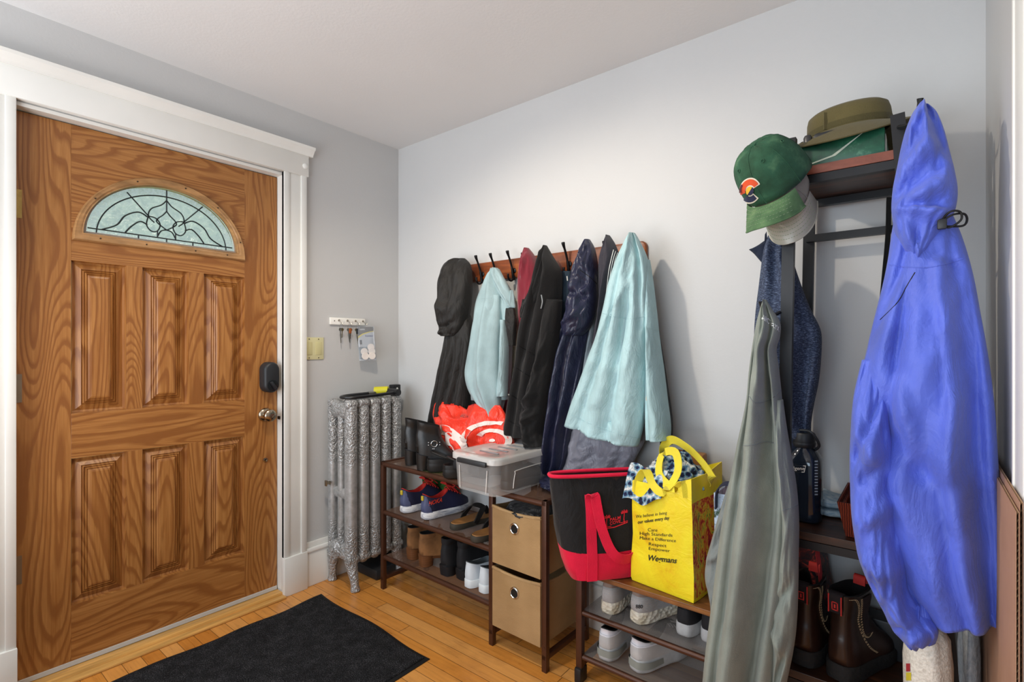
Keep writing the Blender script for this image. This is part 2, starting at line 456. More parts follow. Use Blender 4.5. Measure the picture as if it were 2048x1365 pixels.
sp = MB(); sp.rings([[Vector((DX-.012, y, z)) for y, z in loop(FA, FB, FZ)], [Vector((DX-.008, y, z)) for y, z in loop(FA-.008, FB-.008, FZ+.007)], [Vector((DX-.016, y, z)) for y, z in loop(FA-.009, FB-.009, FZ+.008)]], False, False)
sp.build('spacer', M_SILVER, ff)
def fanglass(name, s1, s2, warp, tint):
    t = NT(name)
    n = t.noise(t.coord((1, 1, 1)), s1, 3, .6, warp); n2 = t.noise(t.coord(), s2, 2)
    t.N.remove(t.b)
    tr = t.n('BsdfTransparent', {'Color': (*lin(tint), 1)})
    bmp = t.n('Bump', {'Height': n, 'Strength': .6, 'Distance': .01})
    gl = t.n('BsdfGlossy', {'Color': (1, 1, 1, 1), 'Roughness': .15, 'Normal': bmp.outputs[0]})
    df = t.n('BsdfTranslucent', {'Color': (.92, .97, .95, 1)})
    f = t.ramp(t.math('ADD', t.math('MULTIPLY', n, .7), t.math('MULTIPLY', n2, .3)), [(.42, (.0, .0, .0)), (.7, (.42, .42, .42))])
    m1 = t.n('MixShader', {0: f}); t.link(tr.outputs[0], m1.inputs[1]); t.link(df.outputs[0], m1.inputs[2])
    m2 = t.n('MixShader', {0: .1}); t.link(m1.outputs[0], m2.inputs[1]); t.link(gl.outputs[0], m2.inputs[2])
    t.link(m2.outputs[0], t.out.inputs[0])
    return t.m
G1 = fanglass('rippled_clear_glass', 26, 12, 1.5, '#f2fff8'); G2 = fanglass('hammered_glass', 90, 30, 0, '#f4fffa')
g = MB(); inner = [(FY+FA*.985*u, FZ+.004+FB*.97*v) for u, v in [(math.cos(PI*i/40), math.sin(PI*i/40)) for i in range(41)]]
mid = [(FY+FA*.85*math.cos(PI*i/40), FZ+.03+(FB*.83-.02)*math.sin(PI*i/40)) for i in range(41)]
g.prism(inner, [mid], lambda u, v, t: (t, u, v), DX-.022, DX-.019)
g.build('pane', G2, ff, smooth=False)
g = MB(); g.prism(mid, [], lambda u, v, t: (t, u, v), DX-.022, DX-.019); g.build('pane', G1, ff, smooth=False)
came = MB(); M_CAME = mat('lead_came', '#2c2f31', .35, .5, .05)
def cm(pts, n=18, r=.0026, mirror=True):
    for s in ((1, -1) if mirror else (1,)):
        q = [(DX-.017, FY+FA*s*u, FZ+FB*v) for u, v in catmull(pts, n)]
        came.tube(q, r, 6)
cm([(0, .10), (.95, .10)]); cm([(.36, .0), (.36, .1)], 3); cm([(0, 0), (0, .1)], 3, mirror=False)
cm([(math.cos(PI*i/24)*.855, .0+.86*math.sin(PI*i/24)) for i in range(0, 13)], 40)
cm([(.5, .90*.90), (.235, .46)], 4); cm([(0, .98), (0, .80)], 3, mirror=False)
cm([(0, .80), (.07, .70), (.20, .60), (.235, .46), (.16, .36)], 24)            # tulip outline
cm([(0, .60), (.05, .52), (.11, .45), (.13, .38), (.05, .30), (0, .26)], 20)
cm([(0, .60), (0, .80)], 3, mirror=False)
cm([(.235, .46), (.14, .44), (.085, .34), (.12, .22), (.20, .20), (.26, .30), (.235, .46)], 26)
cm([(0, .26), (.07, .23), (.12, .12)], 12); cm([(.12, .22), (.12, .11)], 4)
cm([(.235, .43), (.36, .50), (.52, .40), (.62, .22), (.80, .10)], 26, .003)
cm([(.25, .30), (.34, .34), (.44, .24), (.52, .11)], 20, .003)
came.build('came', M_CAME, ff)
# sweep under the door, hinges, lock, knob, viewer
MB().box((DX-.035, DY0+.005, .024), (DX+.004, DY1-.005, .041), .001).build('door_sweep', M_GREYSTRIP, door, smooth=False)
for z in (1.72, 1.07, .43):
    h = MB(); h.cyl((DX+.006, DY0-.001, z-.05), (DX+.006, DY0-.001, z+.05), .0065, 12); h.box((DX-.002, DY0, z-.05), (DX+.001, DY0+.022, z+.05))
    for k in range(1, 5): h.lathe([(.0072, -.001), (.0072, .001)], (DX+.006, DY0-.001, z-.05+k*.02), 12)
    h.build('hinge', M_BRASS if z > 1.5 else mat('worn_steel_hinge', '#8d7f6c', .4, .8), door)
def pill(cy, z0, z1, r, x0, x1, name, m, parent, bev=.012):
    pts = []
    for i in range(17): a = PI*i/16; pts.append((cy+r*math.cos(a), z1-r+r*math.sin(a)))
    for i in range(17): a = PI+PI*i/16; pts.append((cy+r*math.cos(a), z0+r+r*math.sin(a)))
    R = []
    cz = (z0+z1)/2
    for d, x in ((0, x0), (0, x1-bev), (bev*.35, x1-bev*.3), (bev, x1)):
        R.append([Vector((x, cy+(y-cy)*(1-d/r), cz+(z-cz)*(1-d/(z1-z0)*2))) for y, z in pts])
    return MB().rings(R).build(name, m, parent)
lk = pill(-.764, .995, 1.142, .037, DX, DX+.055, 'lock_body', M_BLK, door)
MB().lathe([(.026, .056), (.026, .059), (.022, .0595), (.0, .0592)], (DX, -.764, 1.030), 28, 'x').build('turn_dial', mat('black_gloss', '#1a1c1e', .25), lk)
MB().box((-.004, -.006, -.022), (.014, .006, .022), .003, Matrix.Translation((DX+.060, -.764, 1.030)) @ Matrix.Rotation(.6, 4, 'X')).build('thumb_turn', M_BLK, lk)
MB().lathe([(.0, 0), (.033, 0), (.033, .004), (.028, .010), (.013, .014), (.012, .028), (.022, .036), (.029, .046), (.028, .058), (.021, .064), (.0095, .066), (.0092, .064), (.0, .064)], (DX, -.774, .887), 32, 'x').build('knob', M_NICK, door)
MB().lathe([(.0, .0), (.0105, 0), (.0105, .004), (.006, .005), (.0055, .003), (0, .003)], (DX, -.774, .668), 20, 'x').build('door_bore_plug', M_NICK, door)
MB().box((-.03, DY1-.006, .86), (-.012, DY1+.001, .875)).build('strike_plate', mat('dark_strike', '#2c2219', .5, .5), door)
# ------------------------------------------------------------------ garden seen through the fan window
t = NT('garden_hedge'); n = t.noise(t.coord(), 9, 6, .7)
t.setp(Base_Color=t.ramp(n, [(.36, '#3f7a3c'), (.5, '#9cc888'), (.62, '#eef8e4')]), Roughness=.8); M_HEDGE = t.m
b = MB()
def hedge(u, v):
    y = -4+u*6; z = v*2.05
    d = noise.fractal(Vector((y*1.3, z*1.3, 3)), 1, 2, 5)*.35
    return Vector((-3.2+d-.9*v*v, y, z+.25*noise.noise(Vector((y*1.5, 0, 0)))))
b.grid(hedge, 70, 40)
o = b.build('garden_hedge', M_HEDGE); tag(o, 'blurred green hedge outside behind the fan window', 'hedge', kind='stuff')
MG = mat('garden_ground', '#8a9a78', .9); st(MB().box((-8, -8, -.3), (-.15, 4, -.12)).build('ground', MG, smooth=False))
# ================================================================== THINGS ON THE DOOR WALL
M_IVORY = mat('ivory_plastic', '#d8d2a4', .4, var=.03)
sw = thing('light_switch', 'ivory double rocker light switch plate beside the oak door', 'light switch', (0, -.547, 1.206))
MB().box((0, -.603, 1.149), (.007, -.491, 1.263), .003).build('cover_plate', M_IVORY, sw)
for y in (-.573, -.521):
    MB().box((.006, y-.0165, 1.173), (.009, y+.0165, 1.239), .001).build('rocker', mat('ivory_rocker', '#cfc896', .4, var=.03), sw)
    for z in (1.158, 1.254): MB().lathe([(.003, .0), (.003, .0078), (0, .0082)], (0, y, z), 10, 'x').build('screw', M_NICK, sw)
kr = thing('key_rack', 'small white wooden key rack with four silver hooks on door wall', 'key rack', (0, -.349, 1.350))
M_WHITEP = mat('white_painted_board', '#f1efe8', .4, var=.03)
kb = MB().box((0, -.457, 1.332), (.014, -.242, 1.370), .003)
kb.build('board', M_WHITEP, kr)
hooky = [-.408, -.356, -.305, -.258]
for y in hooky:
    h = MB(); h.lathe([(.006, .014), (.006, .016), (.003, .018)], (0, y, 1.356), 12, 'x')
    h.tube(catmull([(.014, y, 1.356), (.024, y, 1.354), (.030, y+.003, 1.344), (.034, y+.008, 1.338), (.038, y+.014, 1.342), (.039, y+.016, 1.352)], 14), .0017, 6)
    h.build('hook', mat('bright_nickel', '#b9b4a8', .25, 1), kr)
MB().lathe([(.003, .0), (.003, .0148), (0, .015)], (0, -.434, 1.352), 10, 'x').build('screw', mat('dark_screw', '#3a2a1a', .4), kr)
M_KEY = mat('key_brass', '#9c9071', .35, 1, .1); M_KEYS = mat('key_steel', '#a4a29a', .35, 1, .1)
def keys(y, lab, fob, spec):
    k = thing('key_bunch', lab, 'keys', (.032, y, 1.342), group='keys on the key rack')
    r = MB(); r.tube([(.034+.001*math.sin(a), y+.006+.011*math.cos(a), 1.322+.014*math.sin(a)) for a in [2*PI*i/20 for i in range(20)]], .0009, 6, closed=True)
    r.build('key_ring', M_KEYS, k)
    for (dy, L, ang, m) in spec:
        q = MB(); Mx = Matrix.Translation((.034, y+dy, 1.312)) @ Matrix.Rotation(ang, 4, 'X')
        q.lathe([(.0, -.001), (.009, -.001), (.009, .001), (.003, .0012), (.003, -.0012)], (0, 0, -.006), 16, 'x', Mx)
        n = 7; out = [(-.003, -.012), (.003, -.012)]+[(.003-(.0012 if i % 2 else 0), -.014-(L-.016)*i/n) for i in range(1, n+1)]+[(-.002, -L)]
        q.prism(out, [], lambda a, bb, t: Mx @ Vector((t, a, bb)), -.001, .001)
        q.build('key', m, k)
    if fob == 'copper': MB().box((.030, y+.002, 1.286), (.038, y+.017, 1.314), .003).build('fob', mat('copper_fob', '#b5673a', .35, .6), k)
    if fob == 'black': MB().box((.029, y-.004, 1.284), (.039, y+.016, 1.314), .004).build('key_head', M_BLK, k)
keys(-.412, 'pair of plain keys on the first hook from the left of the key rack', None, [(.000, .078, .05, M_KEYS), (.012, .05, -.05, M_KEY)])
keys(-.362, 'keys with a copper coloured fob on second hook of the key rack', 'copper', [(-.002, .072, .1, M_KEYS), (.008, .078, 0, M_KEYS), (.014, .058, -.1, mat('key_copper', '#8f6a48', .4, 1))])
keys(-.311, 'black headed key on third hook of the key rack', 'black', [(-.004, .07, .16, M_KEY), (.006, .082, .02, M_KEYS)])
# blister pack of felt pads hanging from the last hook
bp = thing('blister_pack', 'clear hanging pack of round white felt pads under the key rack', 'packet', (.05, -.26, 1.33))
PM = Matrix.Translation((.048, -.2585, 1.232)) @ Matrix.Rotation(-.12, 4, 'Y') @ Matrix.Rotation(-.22, 4, 'Z')   # local: x out, y right, z up
def bx(name, a, c, m, bev=.0): return MB().box(a, c, bev, PM).build(name, m, bp)
M_CARD = mat('white_card', '#d5dae0', .5, var=.03)
bx('backing_card', (-.002, -.046, -.093), (.0, .046, .093), M_CARD)
t = NT('clear_blister'); t.setp(Base_Color='#dfe6ee', Roughness=.08, Alpha=.22); M_BLIST = t.m
bx('blister', (0, -.048, -.094), (.012, .046, .094), M_BLIST, .004)
def pz(y, z, t): return PM @ Vector((t, y, z))
MB().prism([(-.046, .093), (.046, .093), (.046, .070), (.02, .066), (-.02, .055), (-.046, .040)], [], pz, .0005, .0012).build('header_print', mat('print_charcoal', '#4a463f', .5), bp)
MB().prism([(.046, .070), (.02, .066), (-.02, .055), (-.046, .040), (-.046, .030), (-.02, .049), (.02, .062), (.046, .067)], [], pz, .0005, .0013).build('yellow_band', mat('print_yellow', '#d3c23c', .5), bp)
MB().prism([(-.038, .02), (-.026, .02), (-.026, -.004), (-.038, -.004)], [], pz, .0005, .0013).build('print_panel', M_BLK, bp)
MB().prism([(-.046, -.018), (.046, -.018), (.046, -.085), (-.046, -.085)], [], pz, .0005, .001).build('print_field', mat('print_slate', '#7d8a92', .5, var=.3, vs=60), bp)
pv, pf = text2d('PADS', True)
def cardtext(txt, y, z, s, m):
    v, f = text2d(txt, True); MB().add([pz(y+a*s, z+c*s, .0014) for a, c in v], f).build('print_text', m, bp, smooth=False)
cardtext('FLEXIBLE', -.006, .038, .0115, mat('print_blue', '#3f4a78', .5)); cardtext('FLEXX', -.036, .075, .011, M_CARD)
M_FELT = mat('white_felt', '#e4dbd3', .95, var=.05, bump=.2, bs=300)
for y, z, x in ((.022, -.022, .002), (.024, -.045, .005), (.022, -.070, .009), (-.018, -.045, .003), (-.016, -.070, .008)):
    MB().lathe([(0, 0), (.019, 0), (.020, .001), (.020, .004), (.019, .005), (0, .005)], (x, y, z), 28, 'x', PM).build('felt_pad', M_FELT, bp)
# ------------------------------------------------------------------ radiator
t = NT('silver_radiator_paint')
v = t.coord()
n = t.n('TexVoronoi', {'Vector': t.n('VectorMath', {0: v, 1: t.n('VectorMath', {0: t.n('TexNoise', {'Vector': v, 'Scale': 30}).outputs['Color'], 1: (.03, .03, .03)}, operation='MULTIPLY').outputs[0]}, operation='ADD').outputs[0], 'Scale': 62}, feature='SMOOTH_F1')
sw_ = t.math('SINE', t.math('MULTIPLY', n.outputs['Distance'], 16))
sep = t.n('SeparateXYZ', {0: v})
z = sep.outputs[2]
mask = t.math('ADD', t.math('MULTIPLY', t.math('SUBTRACT', z, .60), 12, clamp=True), t.math('MULTIPLY', t.math('SUBTRACT', .34, z), 12, clamp=True), clamp=True)
orn = t.math('MULTIPLY', sw_, mask)
gr = t.noise(v, 40, 5, .7)
c = t.ramp(gr, [(.25, '#999996'), (.5, '#b2b2b1'), (.8, '#c8c8c8')])
c = t.mix(t.math('MULTIPLY', t.math('MULTIPLY', orn, -.5), 1.0, clamp=True), c, '#6c6a68')
t.setp(Base_Color=c, Metallic=.45, Roughness=t.math('ADD', .3, t.math('MULTIPLY', gr, .25)))
t.bump(t.math('ADD', orn, t.math('MULTIPLY', gr, .08)), .5, .004)
M_RAD = t.m
rd = thing('radiator', 'silver painted ornate cast iron column radiator against the door wall', 'radiator', (.13, -.325, 0))
XB0, XB1 = .045, .205
secy = [-.462, -.393, -.324, -.255, -.186]
def section(y, legs):
    b = MB()
    def col(x, rx, ry, z0, z1):
        R = []
        for z, k in ((z0, .35), (z0+.012, .75), (z0+.035, 1), (z0+.06, .96), (z1-.06, .96), (z1-.03, 1), (z1-.012, .8), (z1, .45)):
            R.append([Vector((x+rx*k*math.copysign(abs(math.cos(a))**.8, math.cos(a)), y+ry*k*math.copysign(abs(math.sin(a))**.8, math.sin(a)), z)) for a in [2*PI*i/24 for i in range(24)]])
        # more rings so the relief has something to sit on
        b.rings(R)
    col(.205, .034, .0285, .115, .93); col(.128, .020, .022, .14, .90); col(.052, .024, .0285, .115, .93)
    # heads joining the columns, top, waist and foot
    def head(z0, z1, x0, x1, w):
        R = []
        n = 20
        for i in range(n+1):
            f = i/n; x = x0+(x1-x0)*f; e = max(.02, 1-abs(2*f-1)**4)
            zc = (z0+z1)/2; hz = (z1-z0)/2*(e**.5)*(1+.12*math.cos(f*PI*2))
            R.append([Vector((x, y+w*e**.5*math.cos(a), zc+hz*math.sin(a))) for a in [2*PI*k/18 for k in range(18)]])
        b.rings(R)
    head(.845, .945, .022, .238, .0290); head(.13, .225, .022, .238, .0290); head(.44, .50, .06, .20, .024)
    # scroll lobe on the crown of each section and boss at its foot
    b.lathe([(.0, -.031), (.022, -.031), (.026, -.02), (.026, .02), (.022, .031), (0, .031)], (.205, y, .925), 20, 'y')
    b.lathe([(.0, -.031), (.018, -.031), (.022, -.02), (.022, .02), (.018, .031), (0, .031)], (.055, y, .925), 20, 'y')
    b.lathe([(.0, -.033), (.02, -.033), (.024, -.02), (.024, .02), (.02, .033), (0, .033)], (.216, y, .150), 20, 'y')
    o = b.build('radiator_section', M_RAD, rd, mods=subsurf(1))
    if legs:
        for x, dx in ((.205, .035), (.052, -.012)):
            l = MB(); P = catmull([(x, y, .16), (x+dx*.3, y, .11), (x+dx*.8, y, .06), (x+dx, y, .022), (x+dx*1.1, y, .0)], 14)
            rr = [.034, .033, .031, .028, .026, .024, .022, .021, .020, .020, .021, .023, .024, .02]
            l.tube(P, rr, 18); l.build('leg', M_RAD, o)
    return o
for i, y in enumerate(secy): section(y, i in (0, 4))
e = MB(); e.lathe([(.0, -.503), (.022, -.503), (.024, -.5), (.03, -.496), (.045, -.492), (.048, -.484), (.05, -.47)], (.105, 0, .185), 28, 'y'); e.box((.094, -.512, .174), (.116, -.5, .196), .002)
e.build('end_plug', M_RAD, rd)
e = MB(); e.tube(catmull([(.07, -.495, .52), (.07, -.507, .52), (.07, -.515, .52)], 5), .008, 12); e.box((.062, -.522, .505), (.078, -.512, .535), .003); e.cyl((.07, -.516, .52), (.105, -.516, .522), .004, 10)
e.build('air_valve', M_NICK, rd)
# bike lock lying across the radiator top
bl = thing('bike_lock', 'black U shaped bike lock with yellow sleeve lying on top of radiator', 'bike lock', (.15, -.33, .955))
zl = .958
P = catmull([(.105, -.205, zl+.006), (.100, -.30, zl+.004), (.100, -.40, zl+.002), (.115, -.455, zl), (.155, -.478, zl), (.198, -.455, zl), (.212, -.40, zl+.002), (.212, -.30, zl+.004), (.212, -.205, zl+.008)], 50)
MB().tube(P, .0085, 14).build('shackle', mat('black_rubber_coat', '#161719', .3, spec=.6), bl)
MB().tube([(.104, -.24, zl+.006), (.101, -.285, zl+.005)], .0092, 14).build('shackle_steel', M_KEYS, bl)
cbar = MB(); cbar.tube([(.075, -.195, zl+.010), (.235, -.187, zl+.010)], .0185, 20); cbar.build('crossbar', mat('black_rubber_coat', '#161719', .3), bl)
MB().tube([(.09, -.235, zl+.015), (.15, -.190, zl+.018)], .0215, 18).build('yellow_sleeve', mat('yellow_plastic', '#d8cf2a', .45, var=.06), bl)
# strap-like black handle rising in the corner behind the radiator
hp = thing('tool_handle', 'tall black handle with a white chevron standing in the corner behind radiator', 'handle', (.10, -.095, 0))
hb = MB(); hb.box((.085, -.125, 0), (.113, -.085, .97), .006); hb.box((.078, -.132, .94), (.120, -.078, 1.0), .006)
ho = hb.build('shaft', mat('black_handle', '#1b1c1e', .5), hp)
ch = MB(); zc = .97
ch.prism([(-.12, zc-.012), (-.114, zc-.012), (-.105, zc+.006), (-.096, zc-.012), (-.090, zc-.012), (-.102, zc+.014), (-.108, zc+.014)], [], lambda u, v, t: (t, u, v), .120, .1212)
ch.build('chevron_mark', M_WHITEP, ho)
MB().box((.1125, -.118, .76), (.1145, -.092, .82)).build('blue_label', mat('label_blue', '#4f86b0', .5), ho)
# dark shape on the floor beneath the radiator
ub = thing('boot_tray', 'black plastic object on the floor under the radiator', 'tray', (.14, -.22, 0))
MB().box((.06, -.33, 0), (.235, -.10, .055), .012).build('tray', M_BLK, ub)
# ================================================================== DOOR MAT
t = NT('charcoal_carpet_pile')
f = t.noise(t.coord(), 260, 2, .7); f2 = t.noise(t.coord(), 24, 4, .7)
c = t.ramp(t.math('ADD', t.math('MULTIPLY', f, .75), t.math('MULTIPLY', f2, .25)), [(.38, '#0d0d0e'), (.55, '#2c2c2e'), (.72, '#67676a')])
t.setp(Base_Color=c, Roughness=.95); t.b.inputs['Specular IOR Level'].default_value = .1; t.bump(f, .9, .006); M_PILE = t.m
dm = thing('door_mat', 'charcoal carpet door mat with black rubber border on the oak floor', 'door mat', (.55, -1.05, 0))
MX0, MX1, MY0, MY1 = .150, .945, -1.85, -.585
def matpt(u, v, in_, zz):
    x = MX0+in_+(MX1-MX0-2*in_)*u; y = MY0+in_+(MY1-MY0-2*in_)*v
    w = .006*math.sin(v*23+1)*max(0, 1-u*6)+.004*math.sin(v*11)
    rot = .02*(x-.15)
    return Vector((x+w*(1 if u < .2 else 0), y-rot-.008*math.sin(u*9)*(v > .9), zz+.002*abs(math.sin(v*15))*(u < .05)))
per = [(u/20, 0) for u in range(20)]+[(1, v/40) for v in range(40)]+[(1-u/20, 1) for u in range(20)]+[(0, 1-v/40) for v in range(40)]
b = MB(); b.rings([[matpt(u, v, 0, .0) for u, v in per], [matpt(u, v, 0, .003) for u, v in per], [matpt(u, v, .018, .005) for u, v in per]], True, True)
b.build('rubber_border', mat('black_rubber', '#101011', .6), dm, smooth=False)
b = MB(); b.rings([[matpt(u, v, .016, .004) for u, v in per], [matpt(u, v, .017, .009) for u, v in per], [matpt(u, v, .024, .011) for u, v in per]], True, False)
b.grid(lambda u, v: matpt(u, v, .024, .011+.0012*noise.noise(Vector((u*60, v*100, 0)))), 60, 90)
b.build('pile', M_PILE, dm)
# ================================================================== SHOE RACK with two bin bays
M_BRM = mat('bronze_brown_metal', '#4e2f20', .42, .35, .1, 20, spec=.5)
def meshmat(name, col, cell):
    t = NT(name); v = t.coord(); s = t.n('SeparateXYZ', {0: v})
    a = t.math('SINE', t.math('MULTIPLY', s.outputs[0], 2*PI/cell)); b_ = t.math('SINE', t.math('MULTIPLY', s.outputs[1], 2*PI/cell))
    a2 = t.math('MULTIPLY', a, b_)
    hole = t.math('GREATER_THAN', t.math('ABSOLUTE', a2), .55)
    t.setp(Base_Color=col, Roughness=.5, Metallic=.3, Alpha=t.math('SUBTRACT', 1, hole))
    return t.m
M_MESH = meshmat('perforated_brown_mesh', '#7a5c4a', .0055)
M_MESHG = meshmat('perforated_grey_mesh', '#8b8784', .0055)
rk = thing('shoe_rack', 'low brown metal shoe rack with three mesh shelves and a bin bay', 'shoe rack', (.83, -.21, 0))
RA = math.radians(-1.6)
RM = Matrix.Translation((.325, -.365, 0)) @ Matrix.Rotation(RA, 4, 'Z')         # local x along the front, y back, z up
RW, RD = 1.012, .30
def rb(a, c, bev=.0, m=M_BRM, name='frame', par=None, sm=True): return MB().box(a, c, bev, RM).build(name, m, par or rk, smooth=sm)
PX = [0, .742, RW]; RT = .628
for i, x in enumerate(PX):
    f = MB()
    for y in (0, RD-.022): f.box((x-.011, y, 0), (x+.011, y+.022, RT+.012), .002, RM)
    f.box((x-.010, 0, .045), (x+.010, RD, .065), .002, RM); f.box((x-.010, 0, RT-.008), (x+.010, RD, RT+.012), .002, RM)
    f.lathe([(.006, -.001), (.006, .0), (0, .0005)], (x, 0, .09), 10, 'y', RM)
    f.build('end_frame', M_BRM, rk)
shz = [(.625, 0, 2), (.385, 0, 1), (.160, 0, 1)]
for z, i0, i1 in shz:
    f = MB()
    for y in (.012, RD-.012): f.tube([RM @ Vector((PX[i0], y, z)), RM @ Vector((PX[i1], y, z))], .0115, 14)
    f.build('shelf_rail', M_BRM, rk)
    m = MB(); nx = 40
    m.grid(lambda u, v: RM @ Vector((PX[i0]+.01+(PX[i1]-PX[i0]-.02)*u, .012+(RD-.024)*v, z+.0095+.0)), nx, 6)
    m.build('mesh_shelf', M_MESH, rk, smooth=False)
f = MB()
for z in (.34, .085):
    for y in (.012, RD-.012): f.tube([RM @ Vector((PX[1], y+.006, z)), RM @ Vector((PX[2], y+.006, z))], .006, 10)
f.build('bin_runner', M_BRM, rk)
# two fabric bins
t = NT('tan_canvas'); f1 = t.noise(t.coord(), 5, 3); f2 = t.noise(t.coord(), 500, 1)
c = t.ramp(f1, [(.3, '#987850'), (.7, '#b08f64')]); t.setp(Base_Color=c, Roughness=.85); t.b.inputs['Specular IOR Level'].default_value = .2; t.bump(t.math('ADD', f2, t.math('MULTIPLY', t.noise(t.coord((1, 1, 2)), 14, 3), 1.5)), .35, .004); M_CANVAS = t.m
def fbin(z0, z1, lab, stain):
    x0, x1 = PX[1]+.014, PX[2]-.014
    o = thing('storage_bin', lab, 'storage bin', RM @ Vector(((x0+x1)/2, .14, z0)), group='tan fabric bins')
    b = MB(); y0, y1 = -.004, RD-.03
    def P(u, v, d):                     # u around 0..4, v height
        k = int(u) % 4; f = u-int(u)
        c0 = [(x0+d, y0+d), (x1-d, y0+d), (x1-d, y1-d), (x0+d, y1-d)]; a = c0[k]; e = c0[(k+1) % 4]
        x = a[0]+(e[0]-a[0])*f; y = a[1]+(e[1]-a[1])*f; z = z0+(z1-z0)*v
        bow = math.sin(PI*f)
        if k in (0, 2): y += (.012*bow*v*v*v - .004*bow*math.sin(PI*v))*(1 if k == 0 else -1)
        z -= .014*bow*(v**6)
        return RM @ Vector((x, y, z))
    n = 48
    R = [[P(4*i/n, v/10, 0) for i in range(n)] for v in range(11)]+[[P(4*i/n, 1, .004) for i in range(n)]]+[[P(4*i/n, v/10, .004) for i in range(n)] for v in (9, 5, 1, .3)]
    b.rings(R, True, True); bo = b.build('canvas_body', M_CANVAS, o, angle=50)
    tb = MB(); tb.rings([[P(4*i/n, 1, -.0012) for i in range(n)], [P(4*i/n, .955, -.0016) for i in range(n)], [P(4*i/n, .95, -.0002) for i in range(n)]], False, False)
    tb.build('hem', mat('tan_piping', '#a98a60', .85), o, angle=60)
    ex = (x0+x1)/2-.004; ez = z0+(z1-z0)*.69
    g = MB(); g.lathe([(.0165, -.002), (.0165, -.006), (.019, -.0075), (.0225, -.006), (.0235, -.001), (.0235, .002)], (ex, y0+.003, ez), 36, 'y', RM); g.build('eyelet', mat('polished_steel', '#c9c7c2', .15, 1), bo)
    g = MB(); g.lathe([(0, .0), (.0168, 0), (.0168, -.0008)], (ex, y0-.0003, ez), 30, 'y', RM); g.build('eyelet_opening', mat('eyelet_dark', '#17120d', .9), bo)
    return o
fbin(.345, .578, 'upper tan fabric bin with steel eyelet in the shoe rack', 0)
fbin(.090, .330, 'lower tan fabric bin with steel eyelet nearest the floor', 1)
# ================================================================== BENCH
def rustic(name, c0, c1, c2, sc=1.):
    t = NT(name)
    g = t.noise(t.n('Mapping', {'Vector': t.tc.outputs['Object'], 'Scale': (3*sc, 26*sc, 26*sc)}).outputs[0], 1.3, 5, .65, .6)
    p = t.noise(t.coord(), 7*sc, 4, .6)
    c = t.ramp(g, [(.25, c0), (.5, c1), (.75, c2)]); c = t.mix(t.math('MULTIPLY', t.math('SUBTRACT', p, .45, clamp=True), 2.6, clamp=True), c, c0)
    t.setp(Base_Color=c, Roughness=.4); t.bump(g, .1, .002)
    return t.m
M_RUST = rustic('rustic_brown_board', '#3d2412', '#7a4c26', '#a8713c')
M_RUSTD = rustic('dark_walnut_board', '#1d110b', '#3f2415', '#6e3d22')
bn = thing('shoe_bench', 'low bench with rustic wood top above two metal mesh shoe shelves', 'bench', (1.78, -.2, 0))
BX0, BX1, BY0, BY1, BT = 1.455, 2.085, -.36, -.05, .412
MB().box((BX0-.005, BY0-.004, BT-.017), (BX1, BY1, BT), .0015).build('bench_top', M_RUST, bn, smooth=False)
for x in (BX0+.012, BX1-.02):
    f = MB()
    f.box((x-.012, BY0, .03), (x+.012, BY0+.024, BT-.017), .002); f.box((x-.012, BY1-.024, .0), (x+.012, BY1, BT-.017), .002)
    f.box((x-.011, BY0, BT-.037), (x+.011, BY1, BT-.017), .002); f.box((x-.011, BY0+.01, .055), (x+.011, BY1-.01, .075), .002)
    f.build('side_frame', M_BRM, bn)
    MB().box((x-.014, BY0-.010, 0), (x+.014, BY0+.04, .055), .006).build('foot', mat('black_foot_cap', '#1d1b1b', .5), bn)
for z in (.252, .092):
    f = MB()
    for y in (BY0+.012, BY1-.012): f.tube([(BX0+.012, y, z), (BX1-.02, y, z)], .0095, 14)
    f.build('shelf_rail', M_BRM, bn)
    MB().grid(lambda u, v: Vector((BX0+.02+(BX1-BX0-.05)*u, BY0+.014+(BY1-BY0-.028)*v, z+.008)), 30, 6).build('mesh_shelf', M_MESHG, bn, smooth=False)
# ================================================================== HALL TREE
M_BLKM = mat('black_powder_coat', '#1b1b1d', .42, .3, .06, spec=.5)
ht = thing('hall_tree', 'tall narrow black metal hall tree with dark wooden shelves', 'hall tree', (2.27, -.2, 0))
TY0, TY1 = -.355, -.035
def bar(name, a, c, w=.024, d=.024, m=M_BLKM):
    """square bar from a to c"""
    a, c = Vector(a), Vector(c); dr = (c-a).normalized()
    u = Vector((1, 0, 0)) if abs(dr.x) < .8 else Vector((0, 1, 0)); u = (u-dr*u.dot(dr)).normalized(); v_ = dr.cross(u)
    R = [[p+u*(s*w/2)+v_*(q*d/2) for s, q in ((-1, -1), (1, -1), (1, 1), (-1, 1))] for p in (a, c)]
    return MB().rings(R).build(name, m, ht, smooth=False)
def lx(z): return 2.118+.017*z
def rx(z): return 2.522-.074*z
bar('post', (lx(0), TY0+.012, 0), (lx(1.80), TY0+.012, 1.80), .03); bar('post', (lx(0)+.004, TY1-.012, 0), (lx(1.80)+.004, TY1-.012, 1.80), .03)
bar('post', (rx(0), TY0+.012, 0), (rx(1.80), TY0+.012, 1.80), .03); bar('post', (rx(0)-.012, TY1-.012, 0), (rx(1.80)-.012, TY1-.012, 1.80), .03)
for z, th, m in ((1.712, .022, M_RUSTD), (.705, .022, M_RUSTD), (.312, .022, M_RUSTD)):
    MB().box((lx(z)+.012, TY0+.01, z-th), (rx(z)-.012, TY1-.006, z), .001).build('shelf', m, ht, smooth=False)
    for y in (TY0+.02, TY1-.02): bar('shelf_bar', (lx(z), y, z-th-.012), (rx(z), y, z-th-.012), .022, .022)
bar('hanging_rail', (lx(1.56), TY1-.03, 1.565), (rx(1.56), TY1-.03, 1.565), .022, .022)
